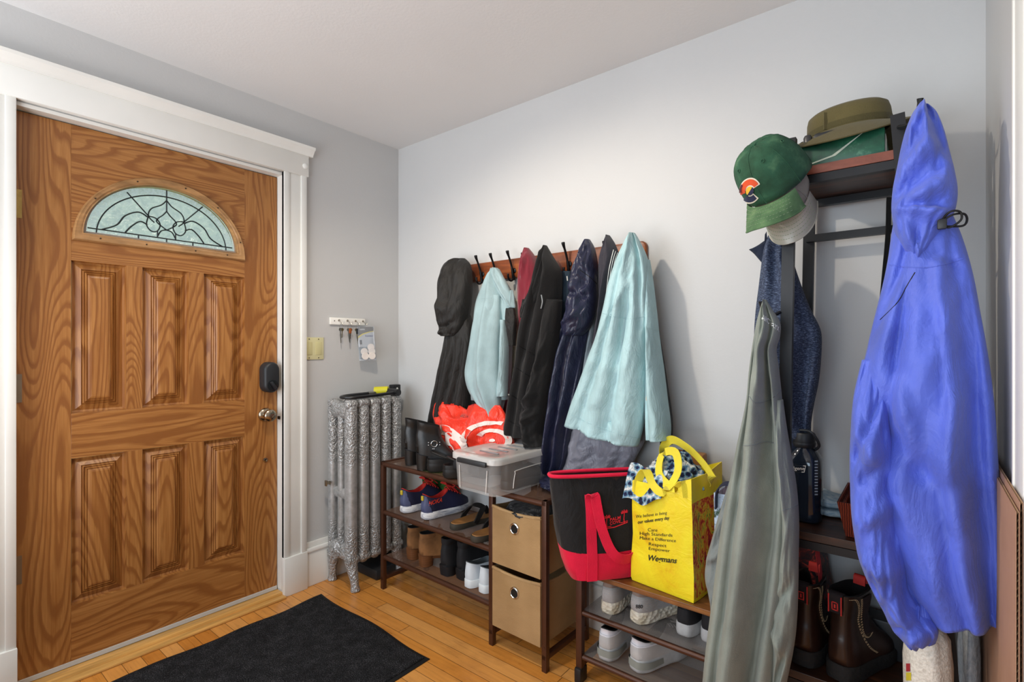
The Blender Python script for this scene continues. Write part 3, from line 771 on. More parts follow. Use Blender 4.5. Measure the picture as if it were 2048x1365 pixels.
MB().box((lx(1.7)+.01, TY0+.006, 1.690), (rx(1.7)-.015, TY0+.0105, 1.7135)).build('shelf_edge', rustic('shelf_edge_red', '#5a2a1c', '#8a4a34', '#a86248'), ht, smooth=False)
def jhook(p, d, up=.03):
    hk = MB()
    p = Vector(p); d = Vector(d)
    hk.tube(catmull([p, p+d*.02+UP*-.01, p+d*.035+UP*-.012, p+d*.05+UP*.0, p+d*.056+UP*up], 12), [.005]*11+[.007], 8)
    hk.build('hook', M_BLKM, ht)
for z in (1.74, 1.315): jhook((lx(z)-.016, TY0-.0, z), (-.75, -.66, 0))
jhook((rx(1.76)-.0, TY0-.002, 1.765), (.75, -1.35, 0)); jhook((rx(1.5), TY0-.002, 1.5), (.62, -.78, 0))
# ================================================================== COAT RACK
t = rustic('reddish_stained_pine', '#4f2410', '#8d4720', '#b86a30', .8)
cr = thing('coat_rack', 'long reddish stained pine coat board with black double hooks', 'coat rack', (1.04, 0, 1.595))
pts = []
x0, x1, z0, z1, r = .505, 1.572, 1.548, 1.643, .022
for cx_, cz_, a0 in ((x1-r, z1-r, 0), (x0+r, z1-r, 90), (x0+r, z0+r, 180), (x1-r, z0+r, 270)):
    for i in range(7): a = math.radians(a0+15*i); pts.append((cx_+r*math.cos(a), cz_+r*math.sin(a)))
R = []
for d, y in ((0, 0), (0, -.014), (.003, -.018), (.008, -.02)):
    cx_, cz_ = (x0+x1)/2, (z0+z1)/2
    R.append([Vector((p[0]-math.copysign(d, p[0]-cx_), y, p[1]-math.copysign(d, p[1]-cz_))) for p in pts])
MB().rings(R).build('board', t, cr, angle=25)
M_HOOK = mat('black_iron_hook', '#141416', .35, .5)
hookpx = [905, 963, 992, 1026, 1056, 1092, 1137, 1178, 1218, 1266]
HOOKX = [at(p, 540, y=-.03).x for p in hookpx]
def chook(x, sh=0.):
    h = MB(); y = -.02; z = 1.585
    h.lathe([(0, -.0), (.011, 0), (.013, -.003), (.010, -.006), (0, -.007)], (x, y, z-.002), 16, 'y')
    h.lathe([(0, -.0), (.009, 0), (.010, -.003), (0, -.006)], (x, y, z-.035), 12, 'y')
    h.tube(catmull([(x, y-.004, z-.048), (x, y-.012, z-.02), (x, y-.016, z), (x, y-.022, z+.02), (x, y-.036, z+.05), (x, y-.050, z+.075-sh), (x, y-.054, z+.088-sh)], 24), [.0065]*4+[.006]*6+[.005]*8+[.006, .0068, .0075, .008, .0078, .006], 10)
    h.tube(catmull([(x, y-.006, z-.04), (x, y-.018, z-.052), (x, y-.036, z-.052), (x, y-.047, z-.038), (x, y-.048, z-.022)], 18), [.0045]*15+[.005, .0055, .005], 8)
    return h.build('coat_hook', M_HOOK, cr)
for k, x in enumerate(HOOKX): chook(x, 0. if k in (1, 2, 3, 6) else .02)
# ================================================================== SOFT GOODS
def smooth01(t): t = max(0, min(1, t)); return t*t*(3-2*t)
class Garment:
    """cloth hanging in soft folds: rows (pxL, pyL, pxR, pyR, yL, yR, half thickness) top to bottom"""
    def __init__(s, rows, folds=(), n=88, nv=64, cr=.006, seed=0, wall=-.012, pw=.75, hem=.0, crs=(5, 9), vor=(.005, 7, 5)):
        L = []
        for r in rows:
            if len(r) == 5: x0, x1, y, d, th = r; r = (x0, y, x1, y, d, d, th)
            L.append(r)
        rows = catmull(L, nv); s.rings = []
        W = max((at(r[2], r[3], y=r[5])-at(r[0], r[1], y=r[4])).length for r in rows)
        tot = (at(rows[0][0], rows[0][1], y=rows[0][4])-at(rows[-1][0], rows[-1][1], y=rows[-1][4])).length
        s.A = .5
        for j, r in enumerate(rows):
            v = j/(nv-1); A = at(r[0], r[1], y=r[4]); B = at(r[2], r[3], y=r[5]); th = max(.004, r[6])
            d = B-A; w = d.length; mid = (A+B)/2; dn = Vector((d.x, d.y, 0)).normalized(); nrm = Vector((dn.y, -dn.x, 0))
            vr = Vector((mid.x-CAM.x, mid.y-CAM.y, 0)); tn = abs(vr.dot(dn))/max(.05, abs(vr.dot(nrm)))
            w2 = math.sqrt(max((w/2)**2-(1.05*th*tn)**2, (.27*w)**2))
            d = d*(2*w2/max(w, 1e-6))
            ring = []
            for i in range(n):
                a = 2*PI*i/n; c = math.cos(a); q = math.sin(a)
                cu = math.copysign(abs(c)**.9, c); qu = math.copysign(abs(q)**pw, q)
                u = (1+cu)/2
                p = mid+d*(cu/2)+nrm*(th*qu)
                f = 0
                ed = min(1, 4*u*(1-u)*1.6)
                for g in folds:
                    if g[0] == 'p':        # pleats: (p, count, amp, phase, v0, v1)
                        _, k, amp, ph, v0, v1 = g
                        f += 1.9*amp*(1.7*abs(math.sin(PI*k*u+ph+1.3*noise.noise(Vector((u*2, v*2.5, seed)))))**.8-1.0)*smooth01((v-v0)/max(.01, v1-v0))*ed
                    else:                  # ridge / valley along a line: (r, u0,v0,u1,v1,width,amp)
                        _, u0, v0, u1, v1, wd, amp = g
                        X = Vector(((u-u0)*W, (v-v0)*tot)); D = Vector(((u1-u0)*W, (v1-v0)*tot)); l2 = D.length_squared
                        tt = max(0, min(1, X.dot(D)/l2)); dist = (X-D*tt).length/(wd)
                        f += 1.5*amp*math.exp(-dist*dist)*(.4+.6*math.sin(PI*min(1, max(0, .15+tt*.7))))
                nn = noise.noise(Vector((u*W*crs[0]*2, v*tot*crs[1]*.55+u*1.5, seed+q*.3)))
                n2 = noise.noise(Vector((u*W*crs[0]*4+v*3, v*tot*crs[1]*1.3-u*2, seed+7)))
                f += cr*((1-abs(nn)*3)*.8+(1-abs(n2)*3)*.45)*min(1, v*8+.15)*ed
                if q >= 0: p = p+nrm*f*abs(q)**.35
                else: p = p+nrm*f*.25
                if vor and q > -.3:
                    dv = noise.voronoi(Vector((u*W*vor[1]+.6*noise.noise(Vector((u*5, v*7, seed))), v*tot*vor[2]+u*1.2, seed*3.1)))[0]
                    p = p+nrm*(vor[0]*(min(.55, dv[1]-dv[0])*1.8-.5)*min(1, v*7+.1)*ed)
                if hem: p.z += hem*math.sin(u*9+seed)*v**12
                if wall is not None and p.y > wall: p.y = wall
                ring.append(p)
            s.rings.append(ring)
    def mesh(s):
        b = MB(); R = s.rings
        top = sum(R[0], Vector())/len(R[0])
        t0 = [v.lerp(top, .6) for v in R[0]]
        bot = sum(R[-1], Vector())/len(R[-1])
        b1 = [v.lerp(bot, .06)+UP*.002 for v in R[-1]]; b2 = [v.lerp(bot, .25)+UP*.045 for v in R[-1]]; b3 = [v.lerp(bot, .6)+UP*.08 for v in R[-1]]
        b.rings([t0]+R+[b1, b2, b3]); return b
    def build(s, name, m, parent):
        return s.mesh().build(name, m, parent, angle=180)
NAVYL = mat('cord_black', '#0c0c0d', .6)
# ---- 1 black hooded coat
F_BLACK = fabric('black_shell_cloth', '#1e1c1a', .6, wr=.5, spec=.35, sheen=.05)
g = thing('black_rain_coat', 'black hooded coat hanging at the left end of the coat rack', 'coat', (HOOKX[0], -.08, 1.6), group='coats on the coat rack')
body = Garment([(898, 925, 600, -.09, .03), (897, 948, 650, -.10, .045), (893, 948, 700, -.11, .05), (882, 945, 760, -.115, .055), (872, 942, 810, -.12, .06), (864, 944, 850, -.12, .06), (853, 946, 890, -.12, .055), (850, 946, 925, -.12, .045)],
    [('p', 3.5, .012, .6, .1, .5), ('r', .25, .1, .1, .9, .05, .02)], seed=1).build('coat_body', F_BLACK, g)
hood = Garment([(906, 930, 517, -.09, .012), (888, 941, 530, -.10, .04), (879, 945, 560, -.115, .06), (877, 944, 600, -.125, .07), (877, 939, 636, -.13, .07), (880, 932, 662, -.13, .06), (884, 924, 673, -.13, .05)],
    [('r', .35, .05, .25, .9, .02, .012), ('r', .62, .0, .55, .9, .015, -.014), ('r', .1, .55, .7, .6, .02, .010), ('r', .2, .8, .9, .72, .015, -.01)], vor=(.010, 8, 9), cr=.008, seed=2, crs=(7, 12)).build('hood', F_BLACK, g)
tb = bvh(body); polyline('front_seam', body, tb, [(938, 655), (936, 720), (934, 780), (940, 830)], .0015, NAVYL)
# ---- 2 sage blue softshell jacket
F_SAGE = fabric('sage_blue_softshell', '#9fb7ba', .85, wr=.12)
g = thing('sage_softshell_jacket', 'pale sage blue zip jacket hanging by its collar on coat rack', 'jacket', (HOOKX[2], -.10, 1.57), group='coats on the coat rack')
body = Garment([(984, 999, 538, -.10, .02), (972, 1008, 556, -.11, .03), (958, 1022, 590, -.115, .045), (952, 1028, 612, -.12, .05), (948, 1026, 650, -.12, .055), (944, 1024, 700, -.125, .06), (942, 1022, 750, -.125, .06), (944, 1018, 800, -.12, .05)],
    [('r', .55, .0, .62, 1, .03, .02), ('r', .3, .1, .2, .9, .03, .014), ('r', .8, .1, .85, .9, .015, -.016)], cr=.003, seed=3).build('jacket_body', F_SAGE, g)
sl = Garment([(962, 1000, 590, -.15, .02), (948, 1003, 640, -.16, .04), (938, 1001, 700, -.165, .05), (931, 1002, 745, -.165, .052), (938, 1003, 780, -.165, .05), (958, 1004, 812, -.16, .045), (975, 1004, 835, -.16, .035), (988, 1002, 846, -.16, .025)],
    [('r', .6, .0, .75, .9, .025, .016), ('r', .3, .2, .35, .8, .02, -.006)], cr=.003, seed=4).build('sleeve', F_SAGE, g)
s2 = Garment([(1000, 1012, 640, -.15, .015), (1000, 1018, 690, -.155, .03), (998, 1018, 740, -.155, .032), (994, 1017, 775, -.155, .032), (992, 1016, 793, -.155, .03)], [], cr=.003, seed=5).build('sleeve', F_SAGE, g)
c1 = Garment([(986, 996, 536, -.125, .015), (980, 1006, 552, -.13, .02), (992, 1020, 580, -.135, .018), (1010, 1030, 606, -.135, .012), (1016, 1031, 616, -.135, .008)], [('r', .5, 0, .6, 1, .012, .01)], cr=.002, seed=6).build('collar', F_SAGE, g)
l1 = Garment([(1012, 1029, 617, -.15, .012), (1011, 1033, 640, -.16, .02), (1014, 1033, 662, -.16, .02), (1018, 1031, 692, -.15, .012)], [], cr=.004, seed=7).build('dark_lining', F_BLACK, g); l1['label'] = 'black collar lining'
tb = bvh(body); polyline('zip', body, tb, [(1003, 668), (1008, 690), (1014, 712), (1013, 740)], .0016, mat('zip_grey', '#8f979a', .35, .7))
polyline('seam', body, tb, [(962, 598), (985, 596)], .0008, F_SAGE)
# ---- 3 maroon hoodie
F_MAR = fabric('maroon_fleece', '#7c2532', .95, wr=.2, sheen=.3)
g = thing('maroon_hoodie', 'maroon hooded sweatshirt hanging between sage and black jackets', 'hoodie', (HOOKX[4], -.08, 1.6), group='coats on the coat rack')
Garment([(1048, 1058, 496, -.10, .015), (1043, 1072, 515, -.10, .035), (1038, 1082, 545, -.105, .045), (1036, 1082, 590, -.11, .05), (1036, 1070, 640, -.09, .04), (1033, 1060, 720, -.07, .03), (1012, 1060, 800, -.06, .03), (1000, 1050, 850, -.055, .03), (1000, 1040, 882, -.055, .02)],
    [('r', .4, .05, .6, .2, .012, .01), ('r', .35, .02, .3, .3, .015, -.010), ('r', .75, .1, .3, .3, .015, .01)], cr=.006, seed=8).build('sweatshirt', F_MAR, g)
# ---- 4 black softshell
F_BLK2 = fabric('charcoal_softshell', '#171616', .8, wr=.15)
g = thing('black_softshell_jacket', 'black softshell jacket with quilted front panel on the coat rack', 'jacket', (HOOKX[5], -.12, 1.6), group='coats on the coat rack')
body = Garment([(1086, 1094, 491, -.12, .012), (1080, 1104, 508, -.13, .03), (1072, 1122, 540, -.135, .05), (1066, 1124, 575, -.14, .06), (1054, 1122, 620, -.145, .07), (1042, 1121, 660, -.15, .075), (1036, 1112, 710, -.15, .075), (1028, 1104, 760, -.15, .07), (1019, 1095, 810, -.15, .065), (1010, 1088, 850, -.15, .055), (1004, 1078, 874, -.15, .045)],
    [('r', .3, .1, .25, .95, .03, .02), ('r', .55, .05, .5, .6, .02, -.014), ('r', .75, .15, .6, .9, .035, .022), ('r', .42, .3, .4, 1, .012, -.012)], cr=.006, seed=9).build('jacket_body', F_BLK2, g)
col = Garment([(1084, 1094, 520, -.175, .012), (1070, 1090, 560, -.185, .02), (1052, 1080, 595, -.19, .022), (1041, 1068, 618, -.19, .018), (1040, 1056, 636, -.19, .01)], [('r', .5, 0, .5, 1, .012, .01)], cr=.003, seed=10).build('collar', F_BLK2, g)
slv = Garment([(1082, 1124, 600, -.17, .035), (1076, 1120, 680, -.19, .055), (1066, 1112, 740, -.20, .06), (1052, 1102, 790, -.205, .06), (1042, 1094, 830, -.205, .055), (1044, 1088, 865, -.205, .05), (1048, 1092, 893, -.205, .04)],
    [('r', .2, .55, .7, .48, .015, .016), ('r', .15, .62, .8, .58, .012, -.014), ('r', .3, .72, .9, .66, .015, .012), ('r', .6, .1, .5, .9, .03, .014)], vor=(.012, 9, 10), cr=.008, seed=11, crs=(7, 12)).build('sleeve', F_BLK2, g)
tb = bvh(body)
for k, (p, q) in enumerate((((1034, 690), (1072, 712)), ((1030, 735), (1070, 760)), ((1022, 790), (1060, 815)), ((1014, 840), (1048, 858)))): polyline('quilt_seam', body, tb, [p, q], .0012, NAVYL)
polyline('zip', body, tb, [(1083, 590), (1085, 604), (1082, 618)], .003, mat('zip_silver', '#b9b9b5', .3, .9))
bt = MB()
for p in ((1024, 738), (1030, 690), (1018, 790)):
    h = hit(tb, *p, off=.001)
    if h: bt.lathe([(.0, -.0025), (.004, -.002), (.004, 0)], h, 10, 'y')
bt.build('snap', M_KEYS, body)
# ---- 5 dark teal vest behind, cream sweater behind
F_TEAL = fabric('dark_teal_fleece', '#2b3a47', .9)
g = thing('navy_fleece', 'dark slate blue fleece mostly hidden on the hook left of the navy coat', 'fleece', (HOOKX[6], -.06, 1.55), group='coats on the coat rack')
fl = Garment([(1120, 1142, 543, -.06, .015), (1114, 1145, 580, -.065, .03), (1112, 1145, 640, -.07, .03), (1108, 1140, 720, -.07, .03), (1104, 1140, 800, -.06, .03)], [], cr=.004, seed=12).build('fleece_body', F_TEAL, g)
polyline('white_mark', fl, bvh(fl), [(1134, 553), (1135, 562)], .0025, M_WHITEP)
F_CREAM = fabric('cream_knit', '#d8cbb8', .95, wr=.1)
g = thing('cream_sweater', 'cream garment hanging behind the black and navy coats', 'sweater', (HOOKX[5]+.05, -.03, 1.5), group='coats on the coat rack')
Garment([(1030, 1110, 600, -.035, .012), (1024, 1125, 680, -.035, .018), (1022, 1118, 760, -.035, .02), (1045, 1108, 830, -.035, .02), (1070, 1104, 885, -.035, .018)], [('p', 2.5, .004, 0, 0, .5)], cr=.002, seed=13).build('sweater_body', F_CREAM, g)
# ---- 6 navy nylon raincoat
F_NAVY = fabric('navy_nylon', '#23263d', .38, wr=.5, weave=.03, spec=.5, sheen=0)
g = thing('navy_rain_jacket', 'shiny navy nylon raincoat with crumpled hood on the coat rack', 'jacket', (HOOKX[7], -.12, 1.6), group='coats on the coat rack')
body = Garment([(1146, 1190, 590, -.11, .03), (1128, 1186, 640, -.115, .045), (1112, 1178, 690, -.12, .055), (1103, 1168, 740, -.12, .055), (1096, 1158, 800, -.12, .055), (1090, 1148, 860, -.12, .055), (1087, 1136, 920, -.12, .05), (1086, 1118, 965, -.12, .04), (1072, 1108, 995, -.13, .03)],
    [('p', 3, .016, .4, .05, .3), ('r', .55, .1, .4, 1, .02, .02), ('r', .3, .1, .25, 1, .015, -.02)], cr=.006, seed=14).build('coat_body', F_NAVY, g)
hood = Garment([(1169, 1180, 479, -.13, .012), (1160, 1190, 498, -.14, .035), (1146, 1197, 535, -.15, .055), (1140, 1198, 570, -.155, .065), (1138, 1197, 600, -.16, .065), (1130, 1190, 632, -.165, .06), (1124, 1180, 655, -.165, .055), (1128, 1166, 672, -.165, .04)],
    [('r', .2, .15, .9, .3, .012, .012), ('r', .1, .5, .9, .55, .012, -.014), ('r', .2, .62, .85, .48, .014, .014), ('r', .1, .8, .8, .7, .014, .012), ('r', .3, .35, .8, .42, .01, -.01)], vor=(.02, 11, 11), cr=.012, seed=15, crs=(8, 12)).build('hood', F_NAVY, g)
tb = bvh(hood); polyline('hood_seam', hood, tb, [(1160, 540), (1180, 555), (1194, 568)], .0014, NAVYL)
gl = Garment([(1185, 1194, 600, -.10, .012), (1176, 1192, 650, -.105, .02), (1168, 1184, 720, -.105, .02), (1160, 1176, 780, -.10, .015)], [], cr=.004, seed=16).build('grey_lining', fabric('grey_lining', '#7f8b92', .7), g); gl['label'] = 'pale grey coat lining'
# ---- 7 dark track jacket with stripes
F_TRK = fabric('dark_track_cloth', '#34323a', .7, wr=.15)
g = thing('striped_track_jacket', 'dark grey track jacket with three white stripes beside pale blue coat', 'jacket', (HOOKX[8], -.1, 1.6), group='coats on the coat rack')
tj = Garment([(1211, 1220, 471, -.13, .012), (1205, 1232, 490, -.14, .035), (1198, 1240, 520, -.14, .045), (1197, 1232, 560, -.14, .05), (1196, 1222, 610, -.14, .045), (1188, 1214, 660, -.13, .04), (1180, 1204, 720, -.12, .03)],
    [('r', .3, .05, .35, .9, .02, -.012), ('r', .7, 0, .7, 1, .02, .01)], cr=.004, seed=17).build('jacket_body', F_TRK, g)
tb = bvh(tj)
for k in range(3):
    polyline('white_stripe', tj, tb, [(1227+k*4, 500+k*3), (1222+k*4, 520), (1217+k*4, 545), (1213+k*3.4, 580), (1208+k*3, 620)], .0016, M_WHITEP)
# ---- 8 pale blue coat
F_AQUA = fabric('pale_aqua_cotton', '#abcacd', .8, wr=.5, weave=.1)
g = thing('pale_blue_coat', 'pale aqua blue cotton coat at right end of the coat rack', 'coat', (HOOKX[9], -.15, 1.65), group='coats on the coat rack')
body = Garment([(1258, 466, 1270, 466, -.15, -.15, .012), (1246, 490, 1284, 490, -.16, -.15, .035), (1232, 525, 1296, 520, -.17, -.155, .055), (1219, 565, 1298, 560, -.18, -.16, .065), (1207, 620, 1297, 620, -.19, -.165, .07), (1194, 672, 1296, 680, -.195, -.17, .075), (1178, 715, 1296, 740, -.20, -.175, .08), (1160, 765, 1294, 800, -.20, -.18, .08), (1143, 810, 1288, 850, -.20, -.18, .075), (1131, 848, 1277, 896, -.20, -.18, .065)],
    [('p', 2.6, .014, 1.2, .1, .6), ('r', .5, .02, .45, .3, .015, .018), ('r', .75, .02, .9, .5, .018, -.022), ('r', .62, .45, .45, .95, .05, -.016), ('r', .2, .5, .75, .3, .006, .006)], vor=(.013, 6, 5), cr=.008, seed=18, hem=.004).build('coat_body', F_AQUA, g)
slv = Garment([(1282, 1300, 520, -.14, .02), (1288, 1308, 570, -.145, .035), (1290, 1316, 640, -.15, .045), (1291, 1322, 690, -.155, .05), (1291, 1329, 740, -.16, .055), (1290, 1336, 800, -.165, .058), (1291, 1342, 850, -.17, .055), (1292, 1341, 880, -.17, .05)],
    [('r', .25, .35, .2, 1, .014, -.016), ('r', .6, .35, .7, 1, .03, .016)], cr=.005, seed=19).build('sleeve', F_AQUA, g)
tb = bvh(body)
polyline('yoke_seam', body, tb, [(1203, 626), (1230, 634), (1262, 638), (1292, 632)], .0012, F_AQUA, .0004); polyline('hem_stitch', body, tb, [(1137, 826), (1180, 848), (1230, 866), (1280, 878)], .001, F_AQUA, .0003)
polyline('seam', slv, bvh(slv), [(1294, 655), (1310, 660), (1320, 658)], .001, F_AQUA)
k_ = hit(tb, 1290, 798, .01) or at(1290, 798, y=-.22)
tg = MB(); tg.lathe([(0, -.014), (.008, -.012), (.010, 0), (.008, .012), (0, .014)], k_, 14); tg.build('toggle', mat('beige_toggle', '#c9bfae', .6), body)
# ---- 9 grey nylon jacket below it
F_GREY = fabric('grey_nylon', '#7d7d88', .45, wr=.8, weave=.05, spec=.5)
g = thing('grey_nylon_jacket', 'grey crinkled nylon jacket showing below the pale blue coat', 'jacket', (HOOKX[9]-.1, -.1, 1.2), group='coats on the coat rack')
Garment([(1180, 700, 1300, 700, -.07, -.07, .02), (1150, 810, 1296, 830, -.085, -.085, .035), (1132, 870, 1290, 880, -.09, -.09, .04), (1120, 915, 1268, 925, -.09, -.09, .04), (1108, 952, 1262, 955, -.09, -.09, .035)],
    [('p', 3, .008, 2, .1, .6), ('r', .3, .6, .6, .9, .03, .012), ('r', .7, .5, .5, 1, .02, -.012)], vor=(.010, 9, 9), cr=.010, seed=20, hem=.006).build('jacket_body', F_GREY, g)
g = thing('dark_hooded_coat', 'black coat edge visible between pale blue coat and the wall', 'coat', (HOOKX[9]+.03, -.04, 1.5), group='coats on the coat rack')
Garment([(1288, 1300, 560, -.045, .012), (1300, 1318, 660, -.05, .02), (1316, 1334, 760, -.055, .025), (1322, 1345, 840, -.06, .025), (1320, 1345, 890, -.06, .02)], [], cr=.003, seed=21).build('coat_body', F_BLACK, g)
# ---- 10 heather navy fleece on the hall tree
t = NT('heather_navy_knit'); n1 = t.noise(t.coord((1, 1, 3.2), (0, .5, 0)), 120, 3, .7); n2 = t.noise(t.coord(), 6, 2)
t.setp(Base_Color=t.ramp(n1, [(.35, '#1b2233'), (.52, '#36425c'), (.68, '#6a7890')]), Roughness=.9); t.bump(n1, .3, .003); F_HEATH = t.m
F_NAVYD = fabric('navy_facing', '#1e2638', .85)
g = thing('heather_navy_fleece', 'heather navy fleece hanging behind the left post of hall tree', 'fleece', (2.08, -.2, 1.5), group='garments on the hall tree')
body = Garment([(1538, 1566, 470, -.21, .03), (1528, 1580, 500, -.21, .05), (1523, 1592, 540, -.21, .06), (1518, 1606, 580, -.21, .065), (1513, 1622, 620, -.21, .07), (1510, 1641, 660, -.21, .07), (1510, 1643, 700, -.205, .07), (1518, 1638, 760, -.20, .065), (1530, 1628, 810, -.20, .06), (1545, 1622, 850, -.20, .05), (1558, 1620, 880, -.20, .04)],
    [('r', .72, .15, .8, .55, .02, .02), ('r', .85, .4, .75, .9, .02, -.016), ('r', .3, .1, .35, .8, .025, .016), ('p', 2.5, .008, 0, .2, .6)], cr=.005, seed=22).build('fleece_body', F_HEATH, g)
Garment([(1498, 500, 1512, 496, -.24, -.24, .008), (1508, 508, 1536, 478, -.24, -.23, .014), (1522, 524, 1546, 486, -.24, -.23, .012), (1527, 528, 1536, 510, -.24, -.24, .006)], [], cr=.001, seed=23, n=40, nv=24).build('collar', F_NAVYD, g)
cuff = Garment([(1574, 1620, 868, -.20, .035), (1572, 1630, 890, -.20, .04), (1572, 1634, 915, -.20, .04), (1576, 1628, 925, -.20, .03)], [], cr=.004, seed=24, n=48, nv=24).build('hem_band', F_NAVYD, g)
# ---- 11 grey green shell
F_OLIV = fabric('grey_green_shell', '#858b82', .8, wr=.12, weave=.1)
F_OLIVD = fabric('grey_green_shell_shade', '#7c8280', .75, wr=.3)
g = thing('grey_green_jacket', 'long grey green shell jacket hanging from front left hall tree post', 'jacket', (2.07, -.45, 1.33), group='garments on the hall tree')
body = Garment([(1526, 1533, 600, -.43, .010), (1520, 1545, 620, -.435, .025), (1514, 1560, 645, -.44, .04), (1509, 1560, 672, -.44, .045), (1505, 1553, 700, -.445, .05), (1500, 1558, 740, -.45, .055), (1496, 1563, 790, -.45, .06), (1489, 1566, 830, -.455, .065), (1478, 1572, 880, -.46, .07), (1468, 1578, 930, -.46, .075), (1456, 1584, 990, -.465, .08), (1444, 1586, 1060, -.47, .085), (1434, 1580, 1140, -.47, .085), (1424, 1572, 1220, -.475, .085), (1414, 1562, 1300, -.48, .085), (1406, 1552, 1380, -.48, .08), (1400, 1545, 1440, -.48, .075)],
    [('p', 2.4, .016, .8, .05, .4), ('r', .5, .0, .55, .35, .012, .014), ('r', .72, .05, .75, .4, .012, -.016), ('r', .3, .05, .3, .5, .014, .012), ('r', .68, .35, .66, 1, .03, -.03), ('r', .45, .35, .42, 1, .04, .02)], vor=(.005, 8, 2.5), cr=.004, seed=25, n=100, nv=90).build('jacket_body', F_OLIV, g)
slv = Garment([(1548, 1566, 800, -.46, .02), (1552, 1574, 860, -.47, .035), (1556, 1584, 920, -.48, .045), (1562, 1594, 985, -.485, .05), (1566, 1598, 1050, -.485, .05), (1560, 1597, 1120, -.485, .05), (1550, 1596, 1190, -.485, .05), (1542, 1594, 1240, -.485, .052), (1546, 1588, 1300, -.485, .05), (1544, 1576, 1360, -.485, .045), (1540, 1568, 1400, -.485, .04)],
    [('r', .3, .1, .4, .5, .015, .012), ('r', .1, .62, .8, .55, .012, -.014), ('r', .2, .72, .9, .8, .014, .016), ('r', .3, .9, .9, .75, .012, -.012)], vor=(.009, 9, 8), cr=.006, seed=26).build('sleeve', F_OLIV, g)
sl2 = Garment([(1470, 1500, 930, -.41, .02), (1450, 1490, 990, -.40, .035), (1432, 1476, 1050, -.40, .045), (1416, 1466, 1110, -.395, .045), (1411, 1456, 1150, -.395, .045), (1420, 1450, 1190, -.395, .04), (1424, 1440, 1225, -.395, .03)], [('r', .2, .5, .8, .45, .015, .014)], cr=.008, seed=27).build('sleeve', F_OLIVD, g)
tb = bvh(body)
M_LOGO = mat('silver_print', '#cfd3cf', .5)
textdecal('chest_print', body, tb, "ARC'TERYX", (1524, 640), (1556, 664), 10, mat('white_print', '#eef0ee', .5), off=.003)
for P in ([(1497, 790), (1510, 806), (1540, 800), (1562, 780)], [(1488, 892), (1510, 890), (1530, 884), (1552, 888)]): polyline('seam', body, tb, P, .0011, F_OLIVD, .0003)
polyline('seam', slv, bvh(slv), [(1564, 1022), (1580, 1018), (1597, 1010)], .0011, F_OLIVD)
# ---- 12 periwinkle blue jacket
F_PERI = fabric('periwinkle_nylon', '#5468cc', .55, wr=.45, weave=.06, sheen=.15, spec=.35)
g = thing('periwinkle_blue_jacket', 'large periwinkle blue hooded jacket hanging from the right side of hall tree', 'jacket', (2.43, -.47, 1.76), group='garments on the hall tree')
Y = -.50
body = Garment([(1790, 1905, 430, -.45, .05), (1783, 1922, 470, -.46, .07), (1776, 1938, 520, -.47, .08), (1766, 1950, 570, -.48, .085), (1752, 1960, 625, -.49, .09), (1736, 1972, 690, -.495, .095), (1722, 1982, 755, -.50, .10), (1712, 1990, 830, -.50, .10), (1706, 1995, 910, -.50, .10), (1712, 1999, 980, -.50, .10), (1735, 2002, 1060, -.50, .095), (1770, 1165, 2004, 1150, Y, Y, .09), (1812, 1222, 2006, 1243, Y, Y, .075)],
    [('p', 3.2, .014, .3, .1, .5), ('r', .62, .2, .66, 1, .02, .02), ('r', .8, .2, .86, 1, .02, -.022), ('r', .25, .12, .02, .45, .015, -.014), ('r', .35, .62, .6, .72, .02, -.025), ('r', .6, .72, .72, .55, .02, .022), ('r', .3, .5, .45, .66, .02, .02)], vor=(.016, 5, 3.2), cr=.006, seed=28, n=110, nv=90, wall=-.03, hem=.003).build('jacket_body', F_PERI, g)
hood = Garment([(1841, 1858, 210, -.45, .012), (1826, 1874, 228, -.46, .035), (1812, 1888, 262, -.47, .055), (1802, 1898, 300, -.475, .07), (1794, 1908, 340, -.48, .08), (1786, 1915, 380, -.485, .085), (1783, 1912, 415, -.485, .085), (1785, 1900, 440, -.48, .08), (1792, 1880, 480, -.475, .07), (1805, 1862, 515, -.47, .05), (1826, 1846, 532, -.465, .03)],
    [('r', .48, .0, .55, .3, .012, .02), ('r', .35, .02, .2, .3, .015, .016), ('r', .65, .05, .85, .35, .015, -.018), ('r', .2, .42, .7, .32, .014, .014), ('r', .15, .55, .75, .42, .014, -.014), ('r', .2, .62, .8, .52, .014, .014), ('r', .05, .67, .95, .70, .014, .022), ('r', .05, .73, .6, .95, .02, .02), ('r', .9, .72, .55, .95, .02, .016)], vor=(.022, 8, 9), cr=.009, seed=29, n=100, nv=80, wall=-.03, crs=(6, 10)).build('hood', F_PERI, g)
slv = Garment([(1724, 1772, 720, -.53, .03), (1708, 1776, 790, -.55, .05), (1702, 1782, 860, -.56, .06), (1700, 1790, 930, -.56, .068), (1702, 1800, 1000, -.56, .07), (1710, 1806, 1070, -.56, .07), (1725, 1813, 1130, -.56, .068), (1748, 1818, 1180, -.56, .062), (1768, 1845, 1220, -.56, .055), (1784, 1876, 1255, -.56, .045), (1812, 1872, 1284, -.56, .03)],
    [('r', .3, .2, .9, .3, .016, .022), ('r', .15, .36, .8, .28, .016, -.02), ('r', .2, .44, .9, .40, .018, .022), ('r', .1, .55, .8, .6, .02, .014), ('r', .85, .2, .95, .8, .015, -.02), ('r', .4, .5, .5, .95, .02, .016), ('r', .1, .88, .95, .82, .012, -.012)], vor=(.024, 8, 8), cr=.010, seed=30, n=90, nv=80, crs=(6, 9)).build('sleeve', F_PERI, g)
tb = bvh(body)
